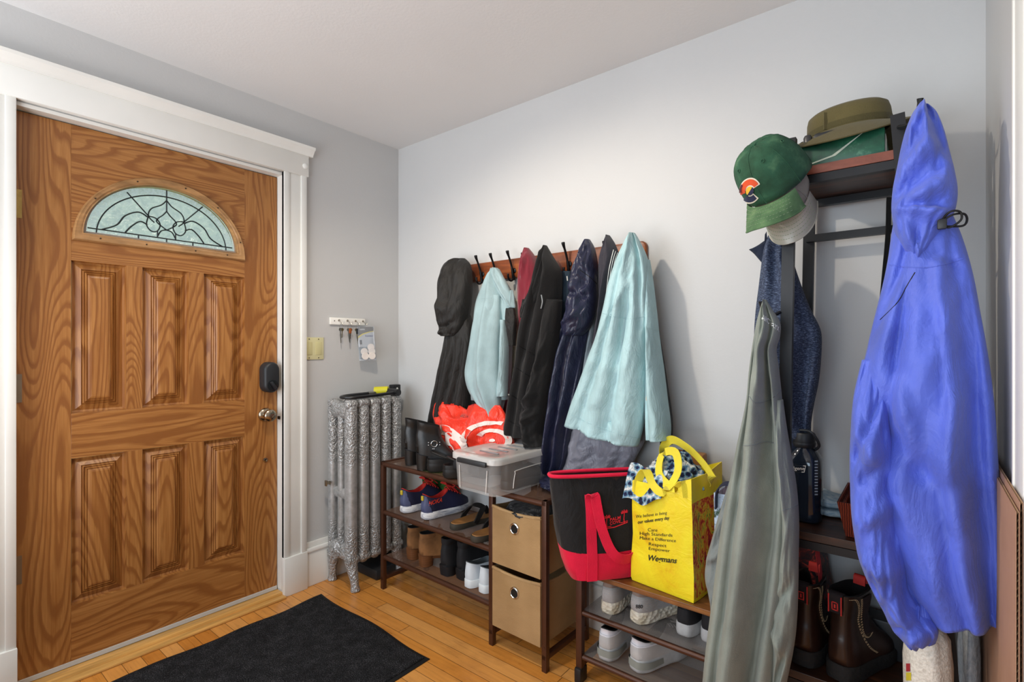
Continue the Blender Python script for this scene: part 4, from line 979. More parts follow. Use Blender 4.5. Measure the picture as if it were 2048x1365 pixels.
polyline('shoulder_seam', body, tb, [(1778, 530), (1820, 535), (1870, 533), (1925, 518)], .0014, F_PERI, .0004); polyline('seam', body, tb, [(1830, 545), (1812, 575), (1795, 605), (1760, 640)], .0012, NAVYL, -.0004)
cd = MB(); p0 = at(1885, 448, y=-.53)
cd.tube(catmull([at(1880, 445, y=-.55), at(1905, 430, y=-.56), at(1928, 428, y=-.55), at(1934, 440, y=-.54), at(1925, 452, y=-.545), at(1890, 453, y=-.55)], 40), .0022, 8)
cd.tube(catmull([at(1880, 445, y=-.55), at(1900, 424, y=-.565), at(1920, 424, y=-.56), at(1922, 440, y=-.555), at(1900, 455, y=-.55), at(1885, 452, y=-.55)], 40), .0022, 8)
cdo = cd.build('drawcord', NAVYL, hood)
q = at(1884, 449, y=-.552); MB().box((q.x-.008, q.y-.008, q.z-.011), (q.x+.008, q.y+.004, q.z+.011), .003).build('cord_lock', M_BLK, cdo)
# ================================================================== SHOES
def foot(s):
    """relative half width along a sole, s 0 heel .. 1 toe"""
    P = [(0, .74), (.12, .80), (.3, .74), (.45, .78), (.62, .95), (.72, 1.0), (.82, .97), (.92, .86), (1, .7)]
    for (a, x), (b_, y) in zip(P, P[1:]):
        if s <= b_: f = (s-a)/(b_-a); f = f*f*(3-2*f); return x+(y-x)*f
    return .7
def fring(L, W, yb, yf, zb, zf, k=1., n=40, toe=.62, zmid=0, sq=.5):
    """closed footprint ring from yb to yf (fractions of L)"""
    R = []
    for i in range(n):
        a = 2*PI*i/n; tau = (1-math.cos(a))/2; e = abs(math.sin(a))**(sq if tau < .5 else toe)
        s = yb+(yf-yb)*tau; x = math.copysign(W/2*k*foot(max(0, min(1, s)))*e, math.sin(a))
        R.append(Vector((x, s*L, zb+(zf-zb)*tau+zmid*math.sin(PI*tau))))
    return R
def shoe(name, label, cat, L, W, levels, sole, cup, csole, clin, lace=None, tongue=None, extra=None, inner=.03, group=None):
    """levels: (yb, yf, zb, zf, k, zmid) rings of the upper, last = collar; sole: same from ground up"""
    g = thing(name, label, cat, group=group)
    b = MB(); b.rings([fring(L, W, *l[:5], zmid=(l[5] if len(l) > 5 else 0)) for l in sole]); b.build('sole', csole, g, local=True, angle=50)
    U_ = [fring(L, W, *l[:5], zmid=(l[5] if len(l) > 5 else 0)) for l in levels]
    up = MB(); up.rings(U_, True, False); uo = up.build('upper', cup, g, local=True, angle=80)
    l = levels[-1]; zm = l[5] if len(l) > 5 else 0
    def lin_(d, dz, kk): return fring(L, W, l[0]+d, l[1]-d, l[2]-dz, l[3]-dz, l[4]*kk, zmid=zm)
    li = MB(); li.rings([U_[-1], lin_(.004, -.003, .97), lin_(.02, -.002, .86), lin_(.03, .02, .80), lin_(.03, inner, .78)], False, True); li.build('lining', clin, g, local=True, angle=80)
    if tongue:
        y0, z0, y1, z1, w = tongue[:5]; t = MB()
        R = []
        for i in range(7):
            f = i/6; y = L*(y0+(y1-y0)*f); z = z0+(z1-z0)*f+.008*math.sin(PI*f)
            R.append([Vector((w/2*math.cos(a), y+.004*math.sin(a), z+.006*math.sin(a)+.004*(1-abs(math.cos(a))))) for a in [2*PI*k/14 for k in range(14)]])
        t.rings(R); t.build('tongue', tongue[5] if len(tongue) > 5 else cup, g, local=True)
    if lace:
        y0, z0, y1, z1, w, m = lace; b = MB(); T = None
        for i in range(5):
            f = i/4; y = L*(y0+(y1-y0)*f); z = z0+(z1-z0)*f
            b.tube(catmull([(-w/2, y, z-.006), (-w*.2, y+.003, z+.007), (w*.2, y-.004, z+.007), (w/2, y, z-.006)], 10), .0026, 6)
        y, z = L*y0, z0+.01
        for s in (-1, 1):
            b.tube(catmull([(0, y, z), (s*.02, y+.01, z+.016), (s*.04, y+.02, z+.004), (s*.022, y+.012, z-.002), (0, y, z)], 18), .0022, 6)
            b.tube(catmull([(0, y, z), (s*.02, y+.03, z+.004), (s*.035, y+.055, z-.018)], 10), .0022, 6)
        b.build('laces', m, g, local=True)
    if extra: extra(g, L, W)
    return g
def shell(name, g, L, W, levels, j0, j1, smax, m, off=.002, top=1.0):
    """open overlay hugging the heel of an upper between two of its levels"""
    R = []
    for t_ in [i/8 for i in range(9)]:
        q = j0+(j1-j0)*t_; k = min(int(q), len(levels)-2); f = q-k
        A_ = [fring(L, W, *l[:5], zmid=(l[5] if len(l) > 5 else 0), n=80) for l in levels[k:k+2]]
        ring = [a.lerp(b_, f) for a, b_ in zip(*A_)]; mm = max(3, int(40*smax*(1-(1-top)*t_)))
        row = [ring[i % 80] for i in range(-mm, mm+1)]; row = [row[int(round(i*(len(row)-1)/24))] for i in range(25)]
        c_ = Vector((0, .12, row[0].z))
        R.append([p+Vector(((p-c_).x, (p-c_).y, 0)).normalized()*off for p in row])
    return MB().rings(R, False, False, closed=False).build(name, m, g, local=True, angle=80)
def put(g, p, rz=0, s=1):
    g.location = p; g.rotation_euler = (0, 0, rz)
    if s != 1: g.scale = (s, s, s)
    return g
def twin(g, label, p, rz=0):
    c = copy_tree(g); c['label'] = label; put(c, p, rz); return c
def rackpt(px, py, z):
    p = at(px, py, z=z); return Vector((p.x, p.y, z))
Z1, Z2, Z3 = .640, .3965, .1715        # shelf surfaces of the rack
M_DARK = mat('shoe_inside_black', '#0e0e0f', .9); M_BLEATH = mat('black_leather', '#141414', .35, var=.1, vs=30, bump=.12, bs=90, spec=.5)
M_BRUB = mat('black_sole_rubber', '#17171a', .6)
def sneaker_levels(L, hz=.105, sl=.03, low=.0):
    return [(.01, .985, sl-.004, sl-.004, .98), (-.006, .985, sl+.010, sl+.010, .99), (-.010, .97, sl+.026, sl+.024, .96), (-.006, .91, sl+.040, sl+.036, .91), (.004, .82, sl+.052, sl+.050, .85, -.002), (.014, .72, hz-.022, sl+.064, .78, -.008), (.020, .62, hz-.009, sl+.078, .71, -.016), (.006, .53, hz, sl+.090, .63, -.030)]
def thick_sole(sl, flare=1.03):
    return [(.03, .93, 0, .006, .9), (.0, .97, .003, .010, flare-.02), (-.015, 1.0, .012, .014, flare), (-.012, 1.0, sl-.006, sl-.005, flare-.01), (.0, .99, sl+.003, sl+.001, .98)]
def flat_sole(sl, k=1.02):
    return [(.0, .985, 0, .003, k), (-.004, .995, .003, .005, k), (-.004, .995, sl, sl, k), (.0, .99, sl+.002, sl+.002, .97)]
# running shoes navy with red
t = NT('navy_running_knit'); n1 = t.noise(t.coord(), 5, 2); t.setp(Base_Color=t.ramp(n1, [(.35, '#14172e'), (.65, '#1e2042')]), Roughness=.7); t.bump(t.noise(t.coord(), 260, 1), .3, .003); M_RUN = t.m
t = NT('marbled_foam'); n1 = t.noise(t.coord((1, .5, 3)), 14, 4, .7, 1.5); t.setp(Base_Color=t.ramp(n1, [(.4, '#e6e6e6'), (.62, '#9aa0ad'), (.75, '#4a4a58')]), Roughness=.55); M_FOAM = t.m
M_RED = mat('red_knit', '#b3261d', .8); M_REDP = mat('red_orange_print', '#e2432c', .5)
def runx(g, L, W):
    shell('heel_counter', g, L, W, sneaker_levels(L, .125, .036), 0, 6.4, .26, mat('slate_overlay', '#4c5374', .5), .002, .6)
    b = MB(); b.box((-.008, -.006, .095), (.008, .002, .118), .002); b.build('pull_tab', mat('yellow_tab', '#c9b43a', .5), g, local=True)
run = shoe('running_shoe', 'navy running shoe with red lining and laces, leftmost on the middle rack shelf', 'shoe', .285, .102, sneaker_levels(.285, .125, .036), thick_sole(.036, 1.06), M_RUN, M_FOAM, M_RED,
    lace=(.52, .130, .76, .096, .05, M_RED), tongue=(.44, .158, .70, .104, .055, M_RED), extra=runx, group='navy running shoes')
pA, pB = rackpt(806, 1034, Z2), rackpt(856, 1050, Z2)
put(run, pA+Vector((-.045, .03, 0)), -.10, .95)
run2 = twin(run, 'navy running shoe with red lettering on its side, nearer the flip flops', pB+Vector((-.07, .03, 0)), -.14)
up2 = [c for c in run2.children if c.name.startswith('upper')][0]
# flip flops (brown footbed, thong strap)
M_FOOTBED = mat('tan_leather_footbed', '#9a6b3a', .6, var=.3, vs=14); M_FFSOLE = mat('dark_olive_sole', '#3a352c', .7); M_STRAPB = mat('black_webbing', '#1d1a18', .8)
def flipflop(label, cat='sandal'):
    g = thing('flip_flop', label, cat, group='brown flip flops'); L, W = .28, .105
    MB().rings([fring(L, W, 0, 1, 0, .004, .98, sq=.6), fring(L, W, -.01, 1.01, .006, .008, 1.02, sq=.6), fring(L, W, -.01, 1.01, .020, .018, 1.02, sq=.6), fring(L, W, .0, 1.0, .026, .022, .98, sq=.6)]).build('sole', M_FFSOLE, g, local=True)
    MB().rings([fring(L, W, .012, .985, .0255, .0215, .93, sq=.6), fring(L, W, .02, .975, .029, .024, .9, sq=.6), fring(L, W, .05, .94, .027, .023, .8, sq=.6)]).build('footbed', M_FOOTBED, g, local=True)
    b = MB()
    for s in (-1, 1):
        P = catmull([(s*.045, .10, .016), (s*.046, .12, .040), (s*.036, .155, .066), (s*.018, .185, .064), (0, .212, .040), (0, .216, .024)], 22)
        b.strap(P, [(0, 1, .2)]*22, .024, .006)
    b.build('thong_strap', M_STRAPB, g, local=True); return g
ff = flipflop('brown flip flop with black thong strap beside the navy running shoe')
put(ff, rackpt(900, 1064, Z2)+Vector((-.01, .02, 0)), -.10); twin(ff, 'brown flip flop with black thong strap nearest the upper fabric bin', rackpt(944, 1090, Z2)+Vector((-.015, .02, 0)), -.14)
# ankle boots: tan, black
def boot_levels(hz, sl, yf=.44, k=.62):
    return [(.01, .985, sl-.004, .018, .95), (.0, .985, sl+.02, .035, .95), (.0, .94, sl+.045, .052, .9), (.0, .80, sl+.06, .07, .83), (.01, .64, sl+.07, .098, .76), (.02, .54, sl+.085, .13, .70), (.025, .48, (hz+sl+.06)/2, .16, .67), (.02, yf+.02, hz-.02, hz-.025, k), (.015, yf, hz, hz-.006, k)]
def heel_sole(h):
    return [(.04, .93, .0, .0, .86), (.0, .98, .0, .004, .98), (-.004, .995, .010, .014, 1.0), (.0, .985, .018, .018, .97)]
def heelblock(h, m, L=.26, W=.085):
    def ex(g, L, W):
        b = MB(); b.rings([fring(L, W, .02, .27, 0, 0, .9, sq=.45), fring(L, W, .005, .28, h*.5, h*.5, .92, sq=.45), fring(L, W, -.002, .32, h, h*.8, .98, sq=.45)]); b.build('heel', m, g, local=True)
    return ex
M_TAN = mat('tan_suede', '#8e623a', .85, var=.35, vs=12, bump=.2, bs=60); M_TANH = mat('stacked_wood_heel', '#6e4426', .5, var=.3, vs=2, stretch=(2, 2, 60))
def lift(L_, h):      # heel end of the sole raised on the heel block
    return [(a, b_, c+h*.0, d, e) for a, b_, c, d, e in L_]
tan = shoe('ankle_boot', 'tan suede ankle boot with stacked heel, leftmost on the lowest rack shelf', 'boot', .245, .084, boot_levels(.155, .060, .40, .74), [(.03, .93, .045, .0, .86), (.0, .98, .046, .002, .97), (.0, .985, .058, .014, .97)], M_TAN, M_TANH, M_DARK, extra=heelblock(.055, M_TANH), inner=.05, group='tan ankle boots')
def tanx(g):
    b = MB(); b.tube(catmull([(.0, .09, .152), (.004, .10, .175), (.0, .108, .178), (-.006, .104, .152)], 12), .003, 6); b.build('pull_loop', M_TAN, g, local=True)
tanx(tan)
put(tan, rackpt(806, 1124, Z3)+Vector((0, .03, 0)), -.12); twin(tan, 'tan suede ankle boot beside the black ankle boots on lowest shelf', rackpt(829, 1138, Z3)+Vector((0, .03, 0)), -.3)
M_BLK_S = mat('black_suede', '#191a1d', .75, var=.2, vs=14, bump=.15, bs=70)
bka = shoe('ankle_boot', 'black ankle boot next to the tan suede boots on lowest rack shelf', 'boot', .265, .098, boot_levels(.165, .05, .46, .80), [(.03, .93, .035, .0, .9), (.0, .98, .036, .002, .99), (.0, .985, .05, .014, .98)], M_BLK_S, M_BRUB, M_DARK, extra=heelblock(.045, M_BRUB), inner=.05, group='black ankle boots')
put(bka, rackpt(873, 1158, Z3)+Vector((0, .035, 0)), -.06)
b2 = twin(bka, 'black ankle boot with tan pull loop next to the white slip on shoe', rackpt(905, 1166, Z3)+Vector((.0, .035, 0)), -.12)
lp = MB(); lp.tube(catmull([(-.004, .105, .150), (-.004, .108, .172), (.004, .108, .172), (.004, .105, .150)], 12), .0028, 6); lp.build('pull_loop', mat('tan_loop', '#a98d5e', .8), b2, local=True)
M_WLEATH = mat('white_leather', '#d3dce2', .5, var=.05, vs=10); M_GREYL = mat('grey_lining_shoe', '#4c5458', .9)
slip = shoe('slip_on_shoe', 'white slip on shoe next to the black ankle boots on lowest shelf', 'shoe', .26, .098, [(.01, .985, .028, .026, .96), (.0, .985, .05, .042, .95), (.003, .93, .070, .056, .88), (.012, .74, .086, .072, .80), (.02, .64, .098, .082, .74), (.016, .56, .108, .090, .70, -.012)], flat_sole(.032), M_WLEATH, mat('white_sole', '#dfe4e6', .5), M_GREYL, inner=.05, group='white slip on shoes')
put(slip, rackpt(928, 1183, Z3)+Vector((-.012, .03, 0)), -.06); twin(slip, 'white slip on shoe nearest the lower fabric bin', rackpt(957, 1194, Z3)+Vector((-.012, .03, 0)), -.06)
# black shoes behind, only edges seen
dk = shoe('black_shoe', 'black shoe half hidden behind white slip on shoes', 'shoe', .25, .09, sneaker_levels(.25, .1, .025), flat_sole(.025), M_BLEATH, M_BRUB, M_DARK, group='black shoes at the back of the rack')
put(dk, Vector((.985, -.225, Z3)), .1)
# tall black boots on top of the rack
M_BUCK = mat('chrome_buckle', '#c8c8c8', .15, 1)
def buckle(g, L, W):
    s = MB(); s.rings([fring(L, W, -.008, .52, .108, .118, .77), fring(L, W, -.008, .51, .122, .135, .75)], False, False); so = s.build('ankle_strap', M_BLEATH, g, local=True)
    q = MB(); c = Vector((W*.345, .085, .122))
    q.tube([c+Vector((.002, .014*math.cos(a), .014*math.sin(a))) for a in [2*PI*i/20 for i in range(20)]], .0022, 8, closed=True)
    for dy, dz in ((-.026, .006), (-.026, -.006), (.026, .006), (.026, -.006), (0, -.024), (-.006, -.024)): q.lathe([(.003, 0), (.0025, .003), (0, .004)], c+Vector((-.002, dy, dz)), 10, 'x')
    q.build('ring_buckle', M_BUCK, so)
    heelblock(.075, M_BLEATH)(g, L, W)
tb_ = shoe('heeled_boot', 'black leather heeled boot nearest the radiator on top of the rack', 'boot', .24, .088, [(a, b_, c+(.02 if i > 0 else 0)*1, d, e) for i, (a, b_, c, d, e) in enumerate(boot_levels(.205, .080, .46, .80))], [(.03, .93, .062, .0, .86), (.0, .98, .064, .003, .97), (.0, .985, .08, .016, .97)], M_BLEATH, M_BRUB, M_DARK, extra=buckle, inner=.07, group='black heeled boots')
put(tb_, rackpt(802, 931, Z1)+Vector((0, .02, 0)), -.6); twin(tb_, 'black leather heeled boot with ring buckle beside the black clogs', rackpt(824, 940, Z1)+Vector((.005, .02, 0)), -.75)
# black slide clogs
M_EVA = mat('black_foam_rubber', '#191817', .55, bump=.1, bs=200)
def clog(label):
    g = thing('clog', label, 'clog', group='black clogs'); L, W = .27, .105
    MB().rings([fring(L, W, .01, .98, 0, .003, .95), fring(L, W, -.01, 1.0, .008, .010, 1.02), fring(L, W, -.008, 1.0, .018, .018, 1.0), fring(L, W, -.012, 1.0, .022, .022, 1.03), fring(L, W, -.008, 1.0, .034, .032, 1.0), fring(L, W, .0, .99, .040, .038, .98)]).build('sole', M_EVA, g, local=True)
    MB().rings([fring(L, W, -.004, .99, .038, .038, .99), fring(L, W, -.008, .985, .050, .050, .98), fring(L, W, -.004, .94, .056, .062, .94), fring(L, W, .01, .93, .056, .064, .86), fring(L, W, .03, .92, .045, .060, .8), fring(L, W, .05, .9, .040, .050, .75)], False, True).build('upper', M_EVA, g, local=True)
    b = MB(); b.grid(lambda u, v: Vector((.047*math.cos(PI*u), L*(.55+.40*v), .045+(.030*(1-v*.7))*math.sin(PI*u))), 16, 8); b.build('vamp', M_EVA, g, local=True)
    b = MB(); b.tube(catmull([(-.048, .13, .05), (-.044, .07, .066), (0, .015, .090), (.044, .07, .066), (.048, .13, .05)], 24), .0045, 8); b.build('heel_strap', M_EVA, g, local=True)
    return g
cl = clog('black rubber clog beside the heeled boots on top of the rack')
put(cl, rackpt(852, 944, Z1)+Vector((0, .01, 0)), -.5); twin(cl, 'black rubber clog nearest the clear storage box', rackpt(884, 957, Z1)+Vector((0, .01, 0)), -.5)
# green turf piece behind running shoes
t = NT('green_turf'); n1 = t.noise(t.coord(), 220, 3, .7); t.setp(Base_Color=t.ramp(n1, [(.35, '#123d10'), (.6, '#3a7a2a'), (.75, '#6aa84a')]), Roughness=.9); t.bump(n1, 1, .01)
gt = MB(); c0 = Vector((.43, -.085, Z2)); gt.grid(lambda u, v: c0+Vector(((u-.5)*.20, -.02*math.sin(PI*v)+.01*noise.noise(Vector((u*4, v*4, 2))), .20*v+.012*noise.noise(Vector((u*5, 1, 0)))*v)), 20, 16)
gt.grid(lambda u, v: c0+Vector(((u-.5)*.20, .02+.005*v, .195*v)), 6, 4)
o = gt.build('turf_mat', t.m, loc=c0); tag(o, 'green artificial turf scrap standing behind the navy running shoes', 'turf mat')
MB().box((.325, -.10, Z2), (.37, -.05, Z2+.17), .008).build('spray_bottle', mat('deep_blue_plastic', '#1d3a5c', .4), loc=(.35, -.07, Z2)); o = bpy.data.objects['spray_bottle']; tag(o, 'dark blue container left of the green turf on the middle shelf', 'bottle')
# ================================================================== BENCH SHOES
ZB1, ZB2 = .2605, .1005
def bpt(px, py, z): p = at(px, py, z=z); return Vector((p.x, p.y, z))
t = NT('dirty_grey_mesh'); n1 = t.noise(t.coord(), 7, 4, .6); s_ = t.n('SeparateXYZ', {0: t.coord()}); st_ = t.math('SINE', t.math('MULTIPLY', s_.outputs[2], 1500))
t.setp(Base_Color=t.ramp(n1, [(.3, '#7d716a'), (.5, '#a9a7a5'), (.7, '#b9bbbd')]), Roughness=.8); t.bump(st_, .3, .003); M_GMESH = t.m
t = NT('dirty_cream_foam'); n1 = t.noise(t.coord(), 16, 4, .6); v_ = t.n('TexVoronoi', {'Vector': t.coord((1, 1, 1.6)), 'Scale': 55}); t.setp(Base_Color=t.ramp(n1, [(.3, '#b9aa8b'), (.6, '#dcd6c6')]), Roughness=.6); t.bump(v_.outputs['Distance'], .8, .008); M_CFOAM = t.m
M_GL = mat('light_grey_lace', '#c2c4c6', .8)
def s880(g, L, W):
    shell('heel_collar', g, L, W, sneaker_levels(L, .116, .040), 5.2, 7, .42, mat('worn_brown_grey', '#8d7d74', .85, var=.2))
tr = shoe('trainer', 'worn grey trainer with cream sole, leftmost on the upper bench shelf', 'shoe', .285, .104, sneaker_levels(.285, .116, .040), thick_sole(.040, 1.05), M_GMESH, M_CFOAM, M_DARK, lace=(.54, .128, .76, .100, .05, M_GL), tongue=(.50, .132, .70, .105, .045, mat('dark_grey_lining', '#333436', .9)), extra=s880, inner=.06, group='worn grey trainers')
put(tr, bpt(1207, 1236, ZB1)+Vector((.0, .025, 0)), .06); tr2 = twin(tr, 'worn grey trainer marked 880 beside the black sneakers on bench shelf', bpt(1262, 1254, ZB1)+Vector((.0, .025, 0)), -.32)
M_BKNIT = mat('black_knit', '#1f1f22', .8, bump=.2, bs=250); M_LSOLE = mat('pale_grey_foam', '#b9b9b8', .6, var=.15, vs=20, bump=.3, bs=40)
bs_ = shoe('black_sneaker', 'black knit sneaker with pale sole beside the worn grey trainers', 'shoe', .28, .102, sneaker_levels(.28, .104, .038), thick_sole(.040, 1.06), M_BKNIT, M_LSOLE, M_DARK, lace=(.54, .122, .76, .095, .05, NAVYL), inner=.05, group='black knit sneakers')
put(bs_, bpt(1352, 1286, ZB1)+Vector((.005, .045, 0)), -.05); bs2 = twin(bs_, 'black knit sneaker with pale sole nearest the grey green jacket', bpt(1400, 1300, ZB1)+Vector((.01, .045, 0)), -.05)
M_WMESH = mat('white_grey_mesh', '#bdbcba', .7, var=.1, vs=10, bump=.2, bs=250); M_WH = mat('glossy_white_synthetic', '#e3e4ea', .35); M_GRNG = mat('grey_green_midsole', '#8d9088', .7, var=.1)
def s574(g, L, W):
    shell('heel_patch', g, L, W, sneaker_levels(L, .115, .042), 3.6, 7, .40, M_WH, .002, .7)
    b = MB(); b.rings([fring(L, W, -.016, .55, .018, .016, 1.075), fring(L, W, -.016, .55, .042, .034, 1.055)], False, False); b.build('midsole_band', M_GRNG, g, local=True)
ws = shoe('white_sneaker', 'white and grey sneaker with green grey sole band, left on lower bench shelf', 'shoe', .285, .106, sneaker_levels(.285, .115, .042), thick_sole(.042, 1.05), M_WMESH, M_LSOLE, M_DARK, lace=(.54, .128, .76, .10, .05, M_WH), tongue=(.50, .136, .70, .106, .045, mat('dark_grey_lining', '#333436', .9)), extra=s574, inner=.055, group='white and grey sneakers')
put(ws, bpt(1206, 1326, ZB2)+Vector((.0, .008, 0)), .05); twin(ws, 'white and grey sneaker turned outward beside its pair under the bench', bpt(1262, 1346, ZB2)+Vector((.005, .010, 0)), -.34)
# ================================================================== BROWN WORK BOOTS on hall tree
t = NT('dark_brown_leather'); n1 = t.noise(t.coord(), 8, 3); t.setp(Base_Color=t.ramp(n1, [(.3, '#1d100b'), (.7, '#35211a')]), Roughness=.3); t.bump(t.noise(t.coord(), 60, 3), .12, .003); M_BROWNL = t.m
M_ELAS = mat('brown_elastic_gusset', '#34272a', .9, var=.1, vs=3, stretch=(100, 100, 4), bump=.3, bs=10, bst=(90, 90, 2))
M_STITCH = mat('tan_stitching', '#b59a78', .7)
def wboot(g, L, W):
    uo = [c for c in g.children if c.name.startswith('upper')][0]
    for s in (1, -1):
        tr_ = BVHTree.FromPolygons([v.co.copy() for v in uo.data.vertices], [tuple(p.vertices) for p in uo.data.polygons])
        def pj(y, z, off=.0015):
            h = tr_.ray_cast(Vector((s*.2, y, z)), Vector((-s, 0, 0)))
            return h[0]+Vector((s*off, 0, 0)) if h[0] else None
        gus = [(.055, .222), (.125, .218), (.135, .13), (.12, .112), (.085, .115)]
        vs = []; nu, nv = 8, 10
        for j in range(nv+1):
            for i in range(nu+1):
                u, v = i/nu, j/nv
                a = Vector(gus[0]).lerp(Vector(gus[4]), v); b_ = Vector(gus[1]).lerp(Vector(gus[3]), v); p = a.lerp(b_, u)
                vs.append(pj(p[0], p[1]))
        if all(v is not None for v in vs):
            MB().add(vs, [(j*(nu+1)+i, j*(nu+1)+i+1, (j+1)*(nu+1)+i+1, (j+1)*(nu+1)+i) for j in range(nv) for i in range(nu)]).build('elastic_gusset', M_ELAS, g, local=True)
        sb = MB()
        for path in ([(.012, .225), (.030, .222), (.045, .19), (.05, .15), (.09, .085), (.13, .055)], [(.052, .222), (.06, .18), (.075, .12), (.10, .103), (.125, .108)]):
            for dd in (0, .005):
                for (a, b_) in zip(catmull(path, 70)[::2], catmull(path, 70)[1::2]):
                    q, r_ = pj(a[0]+dd, a[1], .002), pj(b_[0]+dd, b_[1], .002)
                    if q and r_ and (q-r_).length < .01: sb.tube([q, r_], .0009, 4)
        if sb.f: sb.build('stitching', M_STITCH, g, local=True)
    b = MB(); b.strap(catmull([(0, -.004, .185), (0, -.009, .215), (0, -.005, .236), (0, .012, .236), (0, .016, .215)], 14), (1, 0, 0), .034, .003); tab = b.build('pull_tab', mat('black_red_tab', '#1b1113', .8), g, local=True)
    b = MB()
    for x0, x1, z0, z1 in ((-.017, -.0145, .185, .234), (.0145, .017, .185, .234), (-.008, .008, .214, .2165), (-.008, .008, .194, .1965), (-.008, -.0055, .194, .2165), (.0055, .008, .194, .2165), (-.002, .002, .200, .2105)):
        b.box((x0, -.0115, z0), (x1, -.0085, z1))
    b.build('tab_emblem', mat('red_tab_print', '#c8322c', .7), tab, local=True)
    b = MB(); b.strap(catmull([(0, .150, .190), (0, .150, .225), (0, .150, .247), (0, .138, .247), (0, .136, .225)], 14), (1, 0, 0), .03, .003); b.build('front_pull_tab', mat('red_tab_print', '#c8322c', .7), g, local=True)
wb = shoe('work_boot', 'large dark brown leather work boot with red pull tab on lowest hall tree shelf', 'boot', .31, .122, boot_levels(.232, .045, .50, .80), [(.01, .985, 0, .0, .96), (-.012, 1.0, .004, .006, 1.05), (-.012, 1.0, .036, .03, 1.06), (.0, .99, .046, .034, 1.0)], M_BROWNL, mat('black_lug_sole', '#1c1a19', .8, bump=.5, bs=60, bd=.008), M_DARK, extra=wboot, inner=.08, group='brown work boots')
pw = at(1690, 1352, z=.313); put(wb, Vector((pw.x-.015, -.325, .313)), -.30)
wb2 = twin(wb, 'dark brown leather work boot partly behind the grey green jacket', Vector((2.145+.055, -.315, .313))+Vector((-.028, 0, 0)), -.08)
# black box and tabs behind boots
o = MB().box((2.20, -.12, .313), (2.42, -.045, .42), .006); o = o.build('black_crate', M_BLK, loc=(2.31, -.08, .313)); tag(o, 'black ribbed box behind the brown work boots', 'box')
b = MB()
for i in range(8): b.box((2.225+i*.012, -.127, .375), (2.231+i*.012, -.121, .42))
b.build('rib', M_BLK, o, smooth=False)
# ================================================================== CLEAR STORAGE BOX
t = NT('frosted_clear_plastic'); t.setp(Base_Color='#eeece8', Roughness=.18, Alpha=.24); t.b.inputs['Specular IOR Level'].default_value = .6; M_CLEAR = t.m
t = NT('frosted_lid_plastic'); t.setp(Base_Color='#e8e5e0', Roughness=.22, Alpha=.6); t.b.inputs['Specular IOR Level'].default_value = .6; M_LID = t.m
KX0, KX1, KY0, KY1, KZ0, KZ1 = .945, 1.200, -.490, -.075, .6425, .778
sbx = thing('clear_storage_box', 'clear plastic storage box with lid resting across the shoe rack top', 'storage box', ((KX0+KX1)/2, -.25, KZ0))
def rrect(x0, x1, y0, y1, r, z, n=6):
    P = []
    for cx_, cy_, a0 in ((x1-r, y1-r, 0), (x0+r, y1-r, 90), (x0+r, y0+r, 180), (x1-r, y0+r, 270)):
        for i in range(n+1): a = math.radians(a0+90*i/n); P.append(Vector((cx_+r*math.cos(a), cy_+r*math.sin(a), z)))
    return P
KM = Matrix.Translation(((KX0+KX1)/2, (KY0+KY1)/2, 0)) @ Matrix.Rotation(-.05, 4, 'Z') @ Matrix.Translation((-(KX0+KX1)/2, -(KY0+KY1)/2, 0))
def kr_(P): return [KM @ p for p in P]
b = MB(); d = .014
b.rings([kr_(rrect(KX0+d, KX1-d, KY0+d, KY1-d, .035, KZ0)), kr_(rrect(KX0+d-.004, KX1-d+.004, KY0+d-.004, KY1-d+.004, .037, KZ0+.012)), kr_(rrect(KX0+.004, KX1-.004, KY0+.004, KY1-.004, .038, KZ1-.012)), kr_(rrect(KX0, KX1, KY0, KY1, .04, KZ1-.012)), kr_(rrect(KX0, KX1, KY0, KY1, .04, KZ1-.004))], True, False)
b.build('tub', M_CLEAR, sbx, angle=60)
b = MB(); b.rings([kr_(rrect(KX0-.006, KX1+.006, KY0-.006, KY1+.006, .042, KZ1-.012)), kr_(rrect(KX0-.006, KX1+.006, KY0-.006, KY1+.006, .042, KZ1+.008)), kr_(rrect(KX0-.001, KX1+.001, KY0-.001, KY1+.001, .04, KZ1+.013)), kr_(rrect(KX0+.022, KX1-.022, KY0+.03, KY1-.03, .03, KZ1+.013)), kr_(rrect(KX0+.027, KX1-.027, KY0+.035, KY1-.035, .03, KZ1+.008))], False, True)
lid = b.build('lid', M_LID, sbx, angle=50)
b = MB()
for i in range(5):
    y = KY0+.09+i*.055; b.box((KX0+.075, y, KZ1+.0085), (KX1-.075, y+.012, KZ1+.0115), .002, KM)
b.build('lid_rib', mat('lid_rib_grey', '#8f9498', .3), lid)
b = MB(); b.box((KX0+.055, KY0-.018, KZ1-.022), (KX1-.04, KY0-.004, KZ1-.002), .005, KM); b.build('clip_handle', mat('dark_grey_clip', '#2f3133', .4), sbx)
b = MB()
for P in ([(KX1+.0005, KY0+.10, KZ0+.02), (KX1+.0005, KY0+.11, KZ0+.075), (KX1+.0005, KY0+.135, KZ0+.088), (KX1+.0005, KY1-.03, KZ0+.092)], [(KX0+.06, KY0-.0005, KZ0+.01), (KX0+.055, KY0-.0005, KZ0+.10)], [(KX1-.05, KY0-.0005, KZ0+.01), (KX1-.045, KY0-.0005, KZ0+.10)]):
    b.tube([KM @ (Vector(p)+Vector((-.006, .004, 0))*(1-(p[2]-KZ0)/.13)) for p in catmull(P, 20)], .0016, 6)
b.build('moulded_line', mat('moulded_edge', '#efece6', .3), sbx)
